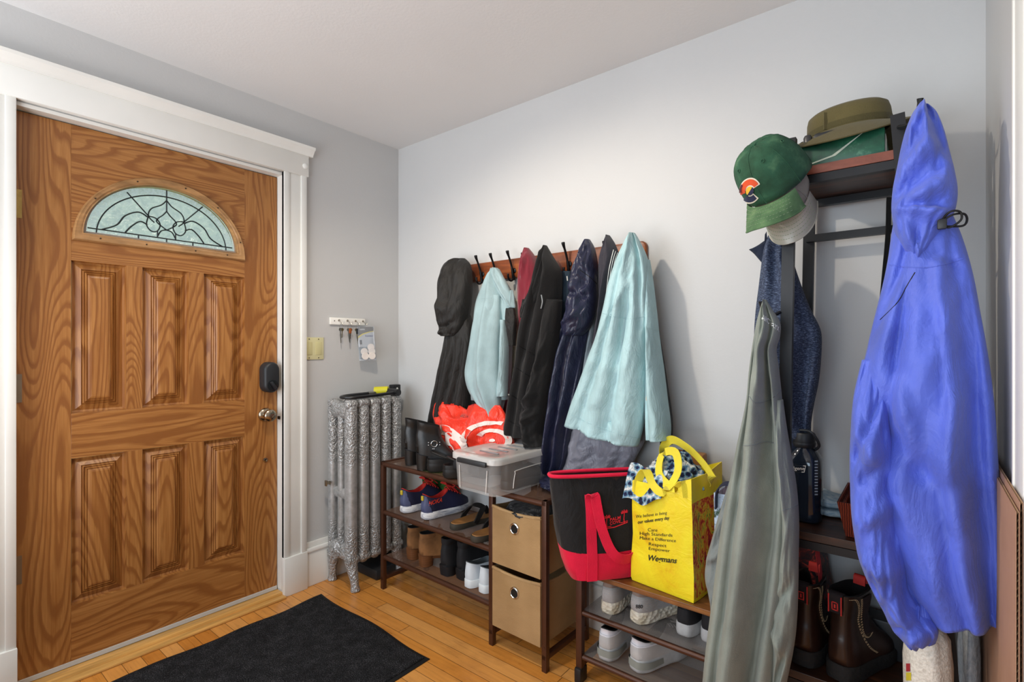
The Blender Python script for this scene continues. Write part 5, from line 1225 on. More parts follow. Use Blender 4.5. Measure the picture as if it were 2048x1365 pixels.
# shoes inside the box
ib = copy_tree(bka); ib['label'] = 'black boot lying inside the clear storage box at its front'; ib['group'] = 'shoes inside the clear box'; ib.location = (1.01, -.40, .70); ib.rotation_euler = (0, -PI/2, -.1)
ib2 = copy_tree(slip); ib2['label'] = 'dark shoe inside the clear storage box beside the boot'; ib2['group'] = 'shoes inside the clear box'; put(ib2, (1.13, -.38, .6435), -.02)
for ch in ib2.children:
    ch.data = ch.data.copy(); ch.data.materials.clear(); ch.data.materials.append(mat('brown_black_shoe', '#2b2622', .5))
# crumpled black things under the top rail, in the upper bin
def lump(name, label, cat, c, s, m, seed, amp=.35, group=None, fr=2.2):
    bm = bmesh.new(); bmesh.ops.create_icosphere(bm, subdivisions=4, radius=1)
    vs = []
    for v in bm.verts:
        p = v.co.normalized(); n_ = noise.fractal(p*fr+Vector((seed, 0, 0)), 1, 2, 4); rr = 1+amp*(1-abs(n_)*2.2)*.6
        q = Vector((p.x*s[0], p.y*s[1], max(-.85, p.z)*s[2]))*rr; vs.append(Vector(c)+q)
    fs = [[v.index for v in f.verts] for f in bm.faces]; bm.free()
    o = MB().add(vs, fs).build(name, m, loc=c, angle=180); return tag(o, label, cat, group)
lump('black_cloth_bundle', 'crumpled black fabric filling the upper tan bin', 'cloth', RM @ Vector((.877, .13, .555)), (.105, .11, .03), fabric('black_gloss_fabric', '#1a1a1b', .4, wr=.8, spec=.5), 3)
lump('navy_cloth_bundle', 'dark crumpled fabric on rack top behind the black and red tote', 'cloth', (1.30, -.19, .662), (.09, .10, .026), F_NAVY, 8)
# ================================================================== RED AND WHITE SHOPPING BAG
t = NT('orange_red_bag')
P0 = at(950, 890, y=-.30)
g = thing('red_shopping_bag', 'crumpled orange red plastic bag with white ring pattern on the rack', 'bag', (.85, -.2, Z1))
M_REDB = fabric('orange_red_poly', '#f0371d', .42, wr=.7, weave=.02, spec=.5)
bb = Garment([(868, 1000, 806, -.17, .02), (866, 1010, 826, -.175, .035), (872, 1018, 850, -.18, .05), (882, 1024, 872, -.185, .06), (896, 1030, 892, -.185, .065), (908, 1032, 906, -.185, .065), (912, 1030, 918, -.185, .055)],
    [('r', .52, .0, .5, .5, .02, -.045), ('r', .2, .0, .35, .8, .02, .02), ('r', .75, .05, .55, .6, .025, .025), ('r', .1, .2, .45, .75, .014, -.018), ('r', .9, .3, .5, .7, .016, -.016)], vor=(.018, 12, 10), cr=.014, seed=31, crs=(8, 10))
# V shaped mouth of the bag
for j in range(0, 22):
    for i, p in enumerate(bb.rings[j]):
        u = (1+math.cos(2*PI*i/len(bb.rings[j])))/2
        p.z -= .085*math.exp(-((u-.47)/.16)**2)*(1-j/22)**1.2 - .012*math.sin(u*30)*(1-j/22)
bago = bb.build('bag_body', M_REDB, g); tb = bvh(bago)
M_WPR = mat('white_bag_print', '#f3e3da', .5)
def pxid(a, b_): return (a, b_)
shp = []
for cx_, cy_, sy in ((982, 882, .55), (915, 905, 1.0)):
    for r0, r1 in ((12, 22), (34, 46), (60, 72)): shp.append(ringpoly(cx_, cy_, r0, r1, 0, 360, 40, sy))
shp = [ringpoly(985, 882, 26, 38, -150, 130, 36, .62), ringpoly(985, 882, 52, 64, 120, 290, 30, .62), ringpoly(985, 882, 0, 6, 0, 360, 10, .6), ringpoly(895, 940, 22, 34, 200, 340, 26, 2.2), ringpoly(880, 940, 52, 66, 225, 340, 28, 1.35), ringpoly(860, 900, 22, 34, -70, 20, 14, 1.5)]
decal('white_ring_print', bago, tb, shp, pxid, M_WPR, .0045)
# ================================================================== BLACK AND RED TOTE
M_TOTE = fabric('black_canvas', '#191819', .75, wr=.5, weave=.1); M_TRED = fabric('bright_red_webbing', '#e3173f', .7, wr=.08, weave=.2); M_TIN = fabric('tote_lining', '#35201f', .8)
g = thing('tote_bag', 'black canvas tote bag with bright red base and handles on the bench end', 'tote bag', (1.55, -.36, .413))
TM = Matrix.Translation((1.540, -.335, .414)) @ Matrix.Rotation(.86, 4, 'Z') @ Matrix.Rotation(.0, 4, 'X')
def tring(w, d, z, p=.55, sag=0, sk=0, n=56):
    R = []
    for i in range(n):
        a = 2*PI*i/n; x = w/2*math.copysign(abs(math.cos(a))**p, math.cos(a)); y = d/2*math.copysign(abs(math.sin(a))**p, math.sin(a))
        R.append(Vector((x+sk, y, z+sag*(x/w*2)**2)))
    return R
def tt(R): return [TM @ p for p in R]
prof = [(.21, .13, .0, .45), (.235, .145, .004, .45), (.27, .15, .05, .5), (.30, .15, .095, .55, .012)]
b = MB(); b.rings([tt(tring(*q)) for q in prof], True, False); base = b.build('base', M_TRED, g, angle=60); base['label'] = 'red boat shaped base'
top_ = [(.299, .148, .094, .55, .012), (.325, .14, .16, .58, .006), (.345, .115, .24, .6, .0), (.36, .088, .30, .6, .0), (.37, .074, .352, .6, .0)]
b = MB(); b.rings([tt(tring(*q)) for q in top_], False, False)
for v in b.v:
    l_ = TM.inverted() @ v; l_.y += .006*noise.noise(Vector((l_.x*12, l_.z*10, 5)))*2; v[:] = (TM @ l_)[:]
bd_ = b.build('body', M_TOTE, g, angle=60)
b = MB(); b.rings([tt(tring(.366, .070, .351, .6)), tt(tring(.345, .05, .28, .6)), tt(tring(.30, .08, .15, .6))], False, True); b.build('lining', M_TIN, g)
b = MB(); b.tube(tt(tring(.37, .074, .353, .6)), .0068, 10, closed=True); b.build('piping', M_TRED, g)
tb = bvh(bd_); tbase = bvh(base)
# handle: two webbings from the base, folded over and hanging down the front
def front(x, z, off=.003):
    o_ = TM @ Vector((x, -.4, z)); dr = (TM.to_3x3() @ Vector((0, 1, 0))).normalized()
    hs = [h for h in (tb.ray_cast(o_, dr), tbase.ray_cast(o_, dr)) if h[0] is not None]
    if not hs: return TM @ Vector((x, -.07, z))
    h = min(hs, key=lambda q: q[3]); return h[0]-dr*off
W_ = TM.to_3x3() @ Vector((1, 0, 0)); NF = -(TM.to_3x3() @ Vector((0, 1, 0)))
hb = MB(); hx = -.055
hb.strap([front(hx, z) for z in [.004+.012*i for i in range(25)]], W_, .036, .003)
hb.build('handle', M_TRED, g)
hb = MB()
P = [front(hx, .28, .004), front(hx+.002, .292, .012), front(hx+.012, .292, .02)+NF*.002, front(hx+.018, .26, .018), front(hx+.030, .19, .018), front(hx+.055, .12, .02), front(hx+.085, .085, .02), front(hx+.125, .075, .012), front(hx+.15, .085, .006)]
P = [Vector(p) for p in catmull([tuple(p) for p in P], 40)]
hb.strap(P, [W_*1.0+UP*(0 if i < 22 else min(1.6, (i-22)*.12)) for i in range(40)], .034, .003); hb.build('handle', M_TRED, g)
# embroidered palm island badge
M_EMB = mat('red_embroidery', '#d8202e', .7)
def tpx(a, b_): return (1206+a*.545, 1062-b_*.545-a*.13)    # local units -> photo pixels
sh = []
def stroke(p0, p1, w=3.0):
    d = Vector((p1[0]-p0[0], p1[1]-p0[1])); n_ = Vector((-d.y, d.x)).normalized()*w/2
    sh.append(([(p0[0]+n_.x, p0[1]+n_.y), (p1[0]+n_.x, p1[1]+n_.y), (p1[0]-n_.x, p1[1]-n_.y), (p0[0]-n_.x, p0[1]-n_.y)], [(0, 1, 2, 3)]))
for x0, top_y in ((12, 44), (76, 48)):
    stroke((x0+2, 8), (x0, top_y*.55), 3.4); stroke((x0, top_y*.55), (x0+2, top_y), 3)
    for a in (10, 45, 95, 135, 172, 205, -25): stroke((x0+2, top_y), (x0+2+13*math.cos(math.radians(a)), top_y+9*math.sin(math.radians(a))+2), 3.4)
stroke((2, 6), (42, 3), 3.6); stroke((42, 3), (90, 10), 3.6); stroke((6, 10), (30, 10), 2.6); stroke((64, 13), (90, 15), 2.6)
decal('badge', bd_, tb, sh, tpx, M_EMB, .0016)
for w_, yy in (('PALM', 28), ('COVE', 15)):
    vs, fs = text2d(w_, True); s_ = 40/max(v[0] for v in vs)
    decal('badge_lettering', bd_, tb, [([(24+v[0]*s_, yy+v[1]*s_) for v in vs], fs)], tpx, M_EMB, .0016)
# ================================================================== YELLOW GROCERY BAG
g = thing('yellow_grocery_bag', 'yellow reusable grocery bag with printed values text on the bench', 'shopping bag', (1.79, -.25, BT+.001))
t = NT('yellow_bag_poly'); n1 = t.noise(t.coord(), 5, 4, .6, 1); t.setp(Base_Color=t.ramp(n1, [(.25, '#d98a1c'), (.4, '#ecd021'), (.6, '#f2e22a'), (.75, '#d3d234')]), Roughness=.38); nn = t.noise(t.coord(), 16, 4, .6, .8); t.bump(nn, .35, .01); M_YEL = t.m
t = NT('painted_flower_print'); n1 = t.noise(t.coord((1, 1, .6)), 20, 5, .75, 2.2)
cc = t.ramp(n1, [(.28, '#1d2230'), (.36, '#7c1020'), (.44, '#d01f2a'), (.5, '#e8a02a'), (.56, '#ecd43a'), (.62, '#3f7a3a'), (.68, '#c8283a'), (.78, '#e9e2d2')]); t.setp(Base_Color=cc, Roughness=.4); M_FLOW = t.m
M_YWEB = fabric('yellow_webbing', '#e6d339', .6, wr=.05, weave=.2)
YM = Matrix.Translation((1.782, -.232, BT+.0015)) @ Matrix.Rotation(-.13, 4, 'Z')
BW, BD, BH = .222, .21, .345
def yring(z, w, d, r, bul=0, n=12, dx=0):
    P = []
    for k, (sx, sy) in enumerate(((1, -1), (1, 1), (-1, 1), (-1, -1))):
        pass
    pts = []
    c = [(-w/2, -d/2), (w/2, -d/2), (w/2, d/2), (-w/2, d/2)]
    for k in range(4):
        a, e = c[k], c[(k+1) % 4]
        for i in range(n):
            f = i/n; x = a[0]+(e[0]-a[0])*f; y = a[1]+(e[1]-a[1])*f
            nx, ny = [(0, -1), (1, 0), (0, 1), (-1, 0)][k]
            q = bul*math.sin(PI*f)*(1 if k != 1 else -.3); wob = .006*noise.noise(Vector((x*9+k*3, y*9, z*9)))
            pts.append(Vector((x+nx*(q+wob)+dx, y+ny*(q+wob), z)))
    return pts
NB = 12
Rz = [(0, BW, BD, 0), (.012, BW+.006, BD+.004, .004), (.08, BW+.004, BD, .010), (.16, BW, BD, .014), (.25, BW-.004, BD+.004, .012), (.31, BW-.006, BD+.008, .008), (BH, BW-.010, BD+.012, .004)]
R = [[YM @ p for p in yring(z, w, d, 0, bu)] for z, w, d, bu in Rz]
for p_ in R[-1]:
    l_ = YM.inverted() @ p_; l_.z += .045*max(0, l_.x/(BW/2))*1.0+.02*max(0, l_.y/(BD/2)); p_[:] = (YM @ l_)[:]
b = MB(); n = len(R[0])
b.mi = 0; b.rings(R, True, False)
for fi, f in enumerate(b.f):
    if len(f) == 4 and (fi % n)//NB in (1, 3) and 1 <= fi//n <= 4: b.m[fi] = 1
yb_ = b.build('bag_body', [M_YEL, M_FLOW], g, angle=50)
b = MB(); b.rings([R[-1], [p.lerp(YM @ Vector((0, 0, BH+.015)), .02)+UP*.001 for p in R[-1]], [p.lerp(YM @ Vector((0, 0, .25)), .08) for p in R[-2]], [p.lerp(YM @ Vector((0, 0, .15)), .12) for p in R[-4]]], False, True); b.build('bag_inside', M_YEL, g)
tb = bvh(yb_); M_INK = mat('dark_green_ink', '#2c3323', .5)
def ytext(txt, p0, p1, h, **k): textdecal('printed_text', yb_, tb, txt, p0, p1, h, M_INK, up=(.04, -1), off=.0018, **k)
ytext('We believe in living', (1272, 1037), (1334, 1029), 6.5); ytext('our values every day', (1276, 1048), (1339, 1039), 6.5, bold=True)
ytext('Care', (1296, 1063), (1315, 1064), 6.5); ytext('High Standards', (1280, 1070), (1345, 1074), 6.2); ytext('Make a Difference', (1280, 1079), (1352, 1085), 6.2)
ytext('Respect', (1298, 1091), (1333, 1095), 6.2); ytext('Empower', (1298, 1100), (1340, 1105), 6.2); ytext('Wegmans', (1297, 1121), (1354, 1127), 11, bold=True, shear=.25)
# webbing handles
hb = MB(); wd = RX
def Yp(x, y, z): return YM @ Vector((x, y, z))
P = [Vector(p) for p in catmull([tuple(q) for q in (Yp(-.09, -.104, .30), Yp(-.085, -.106, .35), Yp(-.06, -.10, .385), Yp(-.02, -.12, .345), Yp(.02, -.125, .335), Yp(.055, -.10, .40), Yp(.03, -.07, .455), Yp(-.02, -.065, .44), Yp(-.01, -.10, .38), Yp(.05, -.118, .35), Yp(.085, -.116, .375), Yp(.095, -.112, .33))], 60)]
hb.strap(P, [(RX*.5-FW*.3+UP*.6) if 14 < i < 50 else RX for i in range(60)], .028, .002); hb.build('handle', M_YWEB, g)
hb = MB(); P = [Vector(p) for p in catmull([tuple(q) for q in (Yp(-.105, .04, .33), Yp(-.09, .05, .42), Yp(-.04, .03, .475), Yp(.04, .0, .46), Yp(.10, -.02, .425), Yp(.135, -.03, .39), Yp(.122, .0, .36))], 44)]
hb.strap(P, [(UP*.8-FW*.5)]*44, .03, .002); hb.build('handle', M_YWEB, g)
# crochet blanket inside
t = NT('granny_square_crochet'); v_ = t.n('TexVoronoi', {'Vector': t.coord(), 'Scale': 44}); d_ = v_.outputs['Distance']; n1 = t.noise(t.coord(), 140, 2)
cc = t.ramp(t.math('ADD', d_, t.math('MULTIPLY', t.math('SUBTRACT', n1, .5), .35)), [(.16, '#111734'), (.34, '#1e2750'), (.42, '#5f86a2'), (.54, '#8fb0c4'), (.68, '#e4e6e4')], 'LINEAR')
t.setp(Base_Color=cc, Roughness=.95); t.bump(t.math('ADD', n1, d_), 1, .012); M_CRO = t.m
bm = bmesh.new(); bmesh.ops.create_icosphere(bm, subdivisions=5, radius=1); vs = []
for v in bm.verts:
    p = v.co.normalized(); n_ = noise.fractal(p*2.4+Vector((4, 1, 0)), 1, 2, 4); rr = 1+.25*n_
    vs.append(YM @ Vector((p.x*.098*rr-.006, p.y*.088*rr+.0, .345+p.z*.085*rr*(1.0+.25*(p.y > .2)))))
fs = [[v.index for v in f.verts] for f in bm.faces]; bm.free()
b = MB().add(vs, fs)
b.grid(lambda u, v: YM @ Vector((-.135+.15*u-.0*v, -.075-.055*v+.01*math.sin(u*6), .385-.06*v-.015*(v*v)+.012*math.sin(u*7+1)+.01*math.sin(v*5)-.03*(1-u)*v)), 24, 14)
o = b.build('crochet_blanket', M_CRO, loc=YM @ Vector((0, 0, .35)), angle=180); tag(o, 'navy blue and white crochet blanket stuffed in the yellow bag', 'blanket')
b = MB(); c_ = at(1385, 912, y=-.09); b.box((c_.x-.07, -.11, c_.z-.10), (c_.x+.045, -.06, c_.z+.012), .008)
o = b.build('tan_leather_purse', mat('tan_brown_leather', '#a5703a', .55, var=.15), loc=c_); tag(o, 'tan brown leather purse behind the yellow grocery bag', 'purse')
MB().tube([(c_.x+.03, -.112, c_.z+.004), (c_.x+.036, -.114, c_.z-.02)], .004, 8).build('strap', mat('dark_brown_strap', '#3a2114', .5), o)
# patterned pale bag on the bench right
t = NT('pale_paper_print'); n1 = t.noise(t.coord(), 16, 4, .7); t.setp(Base_Color=t.ramp(n1, [(.36, '#2c4a3a'), (.42, '#a9bcd0'), (.55, '#c9d6e6'), (.68, '#e6e9ee')]), Roughness=.6)
pb = thing('printed_paper_bag', 'pale blue printed bag with dark handle between yellow bag and jacket', 'bag', (1.99, -.2, BT+.001))
b = MB(); x0, x1 = 1.925, 2.03
b.rings([[Vector((x, y, z)) for x, y in ((x0+e, -.30+e), (x1-e, -.30+e), (x1-e, -.10-e), (x0+e, -.10-e))] for z, e in ((BT+.001, .006), (BT+.02, 0), (BT+.2, .002), (BT+.345, .0), (BT+.342, .004), (BT+.1, .006))]); pbo = b.build('bag_body', t.m, pb, smooth=False)
b = MB(); b.strap(catmull([(1.935, -.305, BT+.30), (1.94, -.31, BT+.36), (1.97, -.315, BT+.385), (2.005, -.31, BT+.37), (2.01, -.305, BT+.31)], 20), (0, 1, .2), .03, .003); b.build('handle', mat('navy_handle', '#23263d', .7), pb)
b = MB(); b.lathe([(0, 0), (.014, .002), (.016, .02), (.012, .032), (.006, .036), (.006, .046), (0, .046)], (1.955, -.302, BT+.245), 16, 'z', None, 1, .25); b.build('printed_bottle', mat('print_green', '#2f5a34', .5), pbo)
b = MB(); b.box((2.02, -.24, BT+.001), (2.055, -.11, BT+.395), .004); o = b.build('red_folder', mat('red_card', '#a83238', .6), loc=(2.03, -.17, BT)); tag(o, 'red topped packet behind the printed paper bag', 'packet')
# ================================================================== HATS
def frame(pos, up, fwd):
    """matrix with local z = up, local -y = fwd (brim side)"""
    z = up.normalized(); y = -(fwd-z*fwd.dot(z)).normalized(); x = y.cross(z)
    M = Matrix((x, y, z)).transposed().to_4x4(); M.translation = pos; return M
def camv(r, u, t_): return RX*r+UP*u-FW*t_
def cap(name, label, M, mc, mb, size=1.0, a0=-166, sp=152):
    g = thing(name, label, 'cap', M.translation)
    A, B_, H_ = .082*size, .098*size, .125*size; n = 48
    R = []
    for j in range(15):
        f = j/14; r = math.cos(f*PI/2)**.62 if f < 1 else .001; z = H_*math.sin(f*PI/2)**.92
        R.append([M @ Vector((A*r*math.cos(a)*(1+.01*math.sin(6*a)), B_*r*math.sin(a)-.012*z/H_, z+.004*noise.noise(Vector((math.cos(a)*3, math.sin(a)*3, f*4))))) for a in [2*PI*i/n for i in range(n)]])
    b = MB(); b.rings(R, False, True); co = b.build('crown', mc, g, angle=180, mods=None)
    m_ = co.modifiers.new('t', 'SOLIDIFY'); m_.thickness = .002; m_.offset = -1
    b = MB(); b.lathe([(.008, 0), (.007, .004), (0, .006)], (0, -.012*1, H_-.002), 14, 'z', M); b.build('top_button', mc, g)
    sm = MB()
    for k in range(6):
        a = PI/6+k*PI/3; sm.tube([R[j][int(a/(2*PI)*n) % n] for j in range(0, 14)], .0012, 5)
    sm.build('panel_seam', mc, co)
    ey = MB()
    for k in range(6):
        a = k*PI/3; p = R[8][int(a/(2*PI)*n) % n]; c_ = M @ Vector((0, 0, H_*.4)); d_ = (p-c_).normalized(); u_ = d_.orthogonal().normalized(); w_ = d_.cross(u_)
        ey.tube([p+d_*.001+(u_*math.cos(q)+w_*math.sin(q))*.004 for q in [2*PI*i/12 for i in range(12)]], .0012, 5, closed=True)
    ey.build('eyelet', mc, co)
    # brim
    def br(u, v, dz=0):
        a = math.radians(a0+sp*u); ext = .078*size*math.sin(PI*u)**.55
        x = A*1.0*math.cos(a); y = B_*math.sin(a)
        k = v; y2 = y-ext*k; x2 = x*(1+.10*k*math.sin(PI*u))
        z = -.002-.028*k*abs(2*u-1)**1.6-.016*k*k-.022*(x2/A)**2*k
        return M @ Vector((x2, y2, z+dz))
    b = MB(); nu, nv = 36, 12
    b.grid(lambda u, v: br(u, v), nu, nv); b.grid(lambda u, v: br(u, v, -.003), nu, nv)
    edge = [br(i/nu, 1, -.0015) for i in range(nu+1)]; b.tube(edge, .0022, 6)
    bo = b.build('brim', mb, g)
    st_ = MB()
    for v in (.2, .36, .52, .68, .84):
        pts = [br(i/60, v, .0006) for i in range(4, 57)]
        for q in range(0, len(pts)-1, 2): st_.tube([pts[q], pts[q+1]], .0006, 4)
    st_.build('brim_stitching', mat('pale_stitch', '#8ba07f', .8) if 'green' in label else mc, bo)
    return g, co
t = NT('washed_green_cotton'); n1 = t.noise(t.coord(), 16, 4, .6); t.setp(Base_Color=t.ramp(n1, [(.3, '#173a24'), (.55, '#25523a'), (.75, '#4d7352')]), Roughness=.9); t.bump(t.noise(t.coord(), 500, 1), .3, .003); M_GCAP = t.m
t = NT('washed_green_brim'); n1 = t.noise(t.coord(), 22, 4, .6); t.setp(Base_Color=t.ramp(n1, [(.3, '#3a5a3a'), (.55, '#53734c'), (.75, '#7d9468')]), Roughness=.9); M_GBRIM = t.m
gp = at(1556, 366, y=-.42)
MG_ = frame(gp, camv(-.62, .70, .30), camv(-.62, -.58, .52))
gc, gco = cap('baseball_hat', 'washed green baseball cap with round emblem hanging top left of hall tree', MG_, M_GCAP, M_GBRIM, 1.04, -170, 128)
gcap_bvh = bvh(gco)
t_ = gcap_bvh
M_LCAP = fabric('grey_beige_cap', '#8f8c7e', .85, wr=.2)
cp = at(1564, 386, y=-.375)
MC_ = frame(cp, camv(-.70, .25, .66), camv(-.02, -.96, .25))
gc2, _ = cap('baseball_hat', 'grey beige baseball cap tucked underneath the green cap', MC_, M_LCAP, mat('grey_brim_shiny', '#a5a294', .35, var=.1, spec=.6), .84)
# emblem on the green cap: white edged C with sun and peaks
E0 = (1501, 381)
M_ECR = mat('emblem_cream', '#e6ddc8', .7); M_EOR = mat('emblem_orange_red', '#d9532b', .7); M_EYE = mat('emblem_yellow', '#e8b83a', .7); M_ENV = mat('emblem_navy', '#2b2f4a', .7); M_EMA = mat('emblem_maroon', '#5a2a34', .7)
def epx(a, b_): return (E0[0]+a*.92+b_*.10, E0[1]-b_*1.12+a*.05)
gd = thing  # emblem pieces are children of the crown
def emb(name, shapes, m, off):
    decal(name, gco, t_, shapes, epx, m, off)
emb('emblem_border', [ringpoly(0, 0, 7.5, 23, 32, 328, 40)], M_ECR, .0020)
emb('emblem_arc', [ringpoly(0, 0, 10, 20.5, 38, 230, 30)], M_EOR, .0028); emb('emblem_arc', [ringpoly(0, 0, 10, 20.5, 230, 322, 18)], M_ENV, .0028); emb('emblem_side', [ringpoly(0, 0, 18, 22, 150, 235, 14)], M_EMA, .0034)
emb('emblem_sun', [ringpoly(0, 0, 0, 8, 60, 240, 20)], M_EYE, .0034); emb('emblem_peak', [ringpoly(0, 0, 0, 8, -120, 60, 20)], M_ENV, .0034)
# grey cap underside print
gb = [c for c in gc2.children if c.name.startswith('brim')][0]; tg_ = bvh(gb)
decal('brim_mark', gb, tg_, [([(1559, 447), (1572, 437), (1574, 442), (1562, 453)], [(0, 1, 2, 3)]), ([(1578, 428), (1589, 422), (1590, 426), (1580, 433)], [(0, 1, 2, 3)])], pxid, M_WHITEP, .001)
# olive brimmed hat
F_OHAT = fabric('olive_canvas', '#5d5433', .85, wr=.15, weave=.2)
oh = thing('olive_brimmed_hat', 'olive canvas wide brimmed hat resting on the green box', 'hat', (2.26, -.2, 1.83))
OM = Matrix.Translation((2.272, -.205, 1.828)) @ Matrix.Rotation(-.05, 4, 'Y') @ Matrix.Rotation(.06, 4, 'X')
def hring(a_, b_, z, wav=0, n=64): return [OM @ Vector((a_*math.cos(t1), b_*math.sin(t1), z+wav*math.cos(2*t1)-wav*.5)) for t1 in [2*PI*i/n for i in range(n)]]
b = MB(); b.rings([hring(.104, .092, 0), hring(.103, .09, .02), hring(.101, .087, .045), hring(.097, .081, .060), hring(.086, .070, .068), hring(.055, .046, .066), hring(.02, .02, .060)], False, True); hc = b.build('crown', F_OHAT, oh, angle=180)
b = MB(); b.rings([hring(.097, .091, .002), hring(.115, .108, -.004, .002), hring(.15, .135, -.014, .008), hring(.186, .16, -.022, .018), hring(.188, .162, -.0235, .018), hring(.186, .16, -.026, .018), hring(.15, .135, -.018, .008), hring(.097, .091, -.002)], False, False); hbm = b.build('brim', F_OHAT, oh)
b = MB(); b.rings([hring(.1048, .0928, .004), hring(.1042, .0912, .020)], False, False); b.build('hat_band', fabric('olive_band', '#4d4629', .85), hc)
b = MB(); q = [OM @ Vector((-.045, -.085, .004)), OM @ Vector((-.044, -.0835, .03)), OM @ Vector((-.043, -.078, .052))]; b.strap(q, RX, .012, .003); b.build('hat_loop', F_OHAT, hc)
# green box and black headlamp on the top shelf
t = NT('worn_green_card'); n1 = t.noise(t.coord(), 20, 4, .7); t.setp(Base_Color=t.ramp(n1, [(.25, '#12372a'), (.6, '#1f5a40'), (.8, '#5f8f72')]), Roughness=.35); M_GBOX = t.m
gbx = thing('green_box', 'worn dark green cardboard box on top shelf of the hall tree', 'box', (2.26, -.2, 1.7135))
MB().box((2.150, -.325, 1.7135), (2.362, -.06, 1.785), .002).build('carton', M_GBOX, gbx)
MB().box((2.3615, -.30, 1.725), (2.363, -.25, 1.775)).build('barcode_label', M_WHITEP, gbx)
b = MB(); b.prism([(-.14, 1.716), (-.02, 1.735), (.06, 1.783), (.058, 1.783), (-.03, 1.738), (-.14, 1.719)], [], lambda u, v, t: Vector((2.27+u*.8, t, v)), -.3255, -.3262); b.build('torn_edge', mat('pale_torn_card', '#b9c4b4', .8), gbx)
hl = thing('headlamp', 'black strap lamp lying on the green box under the hat brim', 'lamp', (2.2, -.3, 1.786))
b = MB(); b.box((2.20, -.318, 1.786), (2.262, -.285, 1.812), .008); b.build('lamp_body', M_BLK, hl)
b = MB(); b.lathe([(0, -.012), (.010, -.010), (.011, .006), (.008, .012), (0, .012)], (2.186, -.312, 1.798), 14); b.build('knob', mat('grey_knob', '#4d4d4e', .35, .5), hl)
b = MB(); b.strap(catmull([(2.17, -.30, 1.789), (2.2, -.28, 1.800), (2.26, -.27, 1.806), (2.32, -.26, 1.806), (2.35, -.22, 1.800)], 20), UP, .022, .003); b.build('head_strap', NAVYL, hl)
# small strap hanging behind
sg = thing('black_strap', 'black webbing strap hanging beside the periwinkle jacket', 'strap', (2.34, -.1, 1.56))
b = MB(); P = [at(1780, 398, y=-.078), at(1778, 402, y=-.095), at(1776, 470, y=-.10), at(1770, 540, y=-.11), at(1764, 600, y=-.11), at(1758, 640, y=-.11)]; b.strap([Vector(p) for p in catmull([tuple(p) for p in P], 20)], RX, .014, .003); b.build('webbing', NAVYL, sg)
# ================================================================== SHELF ITEMS
t = NT('smoky_bottle_plastic'); t.setp(Base_Color='#1c2430', Roughness=.08, Alpha=.9); t.b.inputs['Specular IOR Level'].default_value = .6; M_BOT = t.m
wbt = thing('water_bottle', 'large smoky dark water bottle with black cap on the middle shelf', 'bottle', (2.185, -.245, .7065))
BC = Vector((2.163, -.225, .7065))
def sqr(r, z, n=40, p=.55): return [BC+Vector((r*math.copysign(abs(math.cos(a))**p, math.cos(a)), r*math.copysign(abs(math.sin(a))**p, math.sin(a)), z)) for a in [2*PI*i/n for i in range(n)]]
b = MB(); b.rings([sqr(.040, 0), sqr(.046, .006), sqr(.047, .02), sqr(.047, .165), sqr(.045, .18), sqr(.036, .2, p=.7), sqr(.026, .212, p=1), sqr(.025, .225, p=1)]); bo = b.build('bottle_body', M_BOT, wbt, angle=50)
b = MB(); b.lathe([(.028, .214), (.030, .217), (.030, .252), (.027, .256), (0, .257)], BC, 28); b.lathe([(.031, .220), (.0315, .222), (.0315, .226), (.031, .228)], BC, 28); b.build('cap', M_BLK, wbt)
b = MB(); b.tube(catmull([BC+Vector((.026, 0, .205)), BC+Vector((.04, -.01, .225)), BC+Vector((.02, -.02, .262)), BC+Vector((-.02, -.01, .262))], 18), .004, 8); b.build('cap_tether', M_BLK, wbt)
tb = bvh(bo); textdecal('bottle_lettering', bo, tb, 'nalgene', (1578, 940), (1609, 941), 7, M_WHITEP, off=.001)
decal('logo_outline', bo, tb, [([(1576, 931), (1612, 932), (1612, 933.3), (1576, 932.3)], [(0, 1, 2, 3)]), ([(1576, 945), (1609, 944), (1609, 945.3), (1576, 946.3)], [(0, 1, 2, 3)]), ([(1612, 932), (1609, 945.3), (1608, 945), (1611, 932)], [(0, 1, 2, 3)])], pxid, M_WHITEP, .001)
decal('volume_marks', bo, tb, [([(1629, y), (1635, y), (1635, y+3), (1629, y+3)], [(0, 1, 2, 3)]) for y in range(922, 990, 6)], pxid, mat('mark_grey', '#9aa3ad', .5), .001)
t = NT('pale_denim_cloth'); n1 = t.noise(t.coord((60, 60, 200)), 1, 3); t.setp(Base_Color=t.ramp(n1, [(.3, '#7d9ab0'), (.7, '#b7c4c8')]), Roughness=.95); t.bump(t.noise(t.coord(), 300, 2), .4, .004)
fc = thing('folded_cloth', 'small stack of folded pale blue cloths beside the water bottle', 'cloth', (2.28, -.12, .7065))
for k in range(2):
    b = MB(); z0 = .7065+k*.026
    b.grid(lambda u, v: Vector((2.180+.07*u, -.175+.01*k+.0*v, z0+.025*v+.006*math.sin(u*3+k)*v)), 12, 4)
    R = []
    for i in range(9):
        u = i/8; x = 2.178+.072*u
        R.append([Vector((x, -.115-.06*math.cos(a)+.004*math.sin(u*8), z0+.0125+.0125*math.copysign(abs(math.sin(a))**.5, math.sin(a))+(.014*(1-u)*k*(math.sin(a) > 0)))) for a in [2*PI*q/20 for q in range(20)]])
    b = MB(); b.rings(R); b.build('cloth_fold', t.m, fc, angle=60)
b = MB()
for i in range(12): b.tube([(2.250, -.17+.01*i, .712+.004*(i % 3)), (2.257, -.172+.01*i, .708+.006*(i % 2))], .0014, 5)
b.build('fringe', mat('cream_fringe', '#d9d6cc', .9), fc)
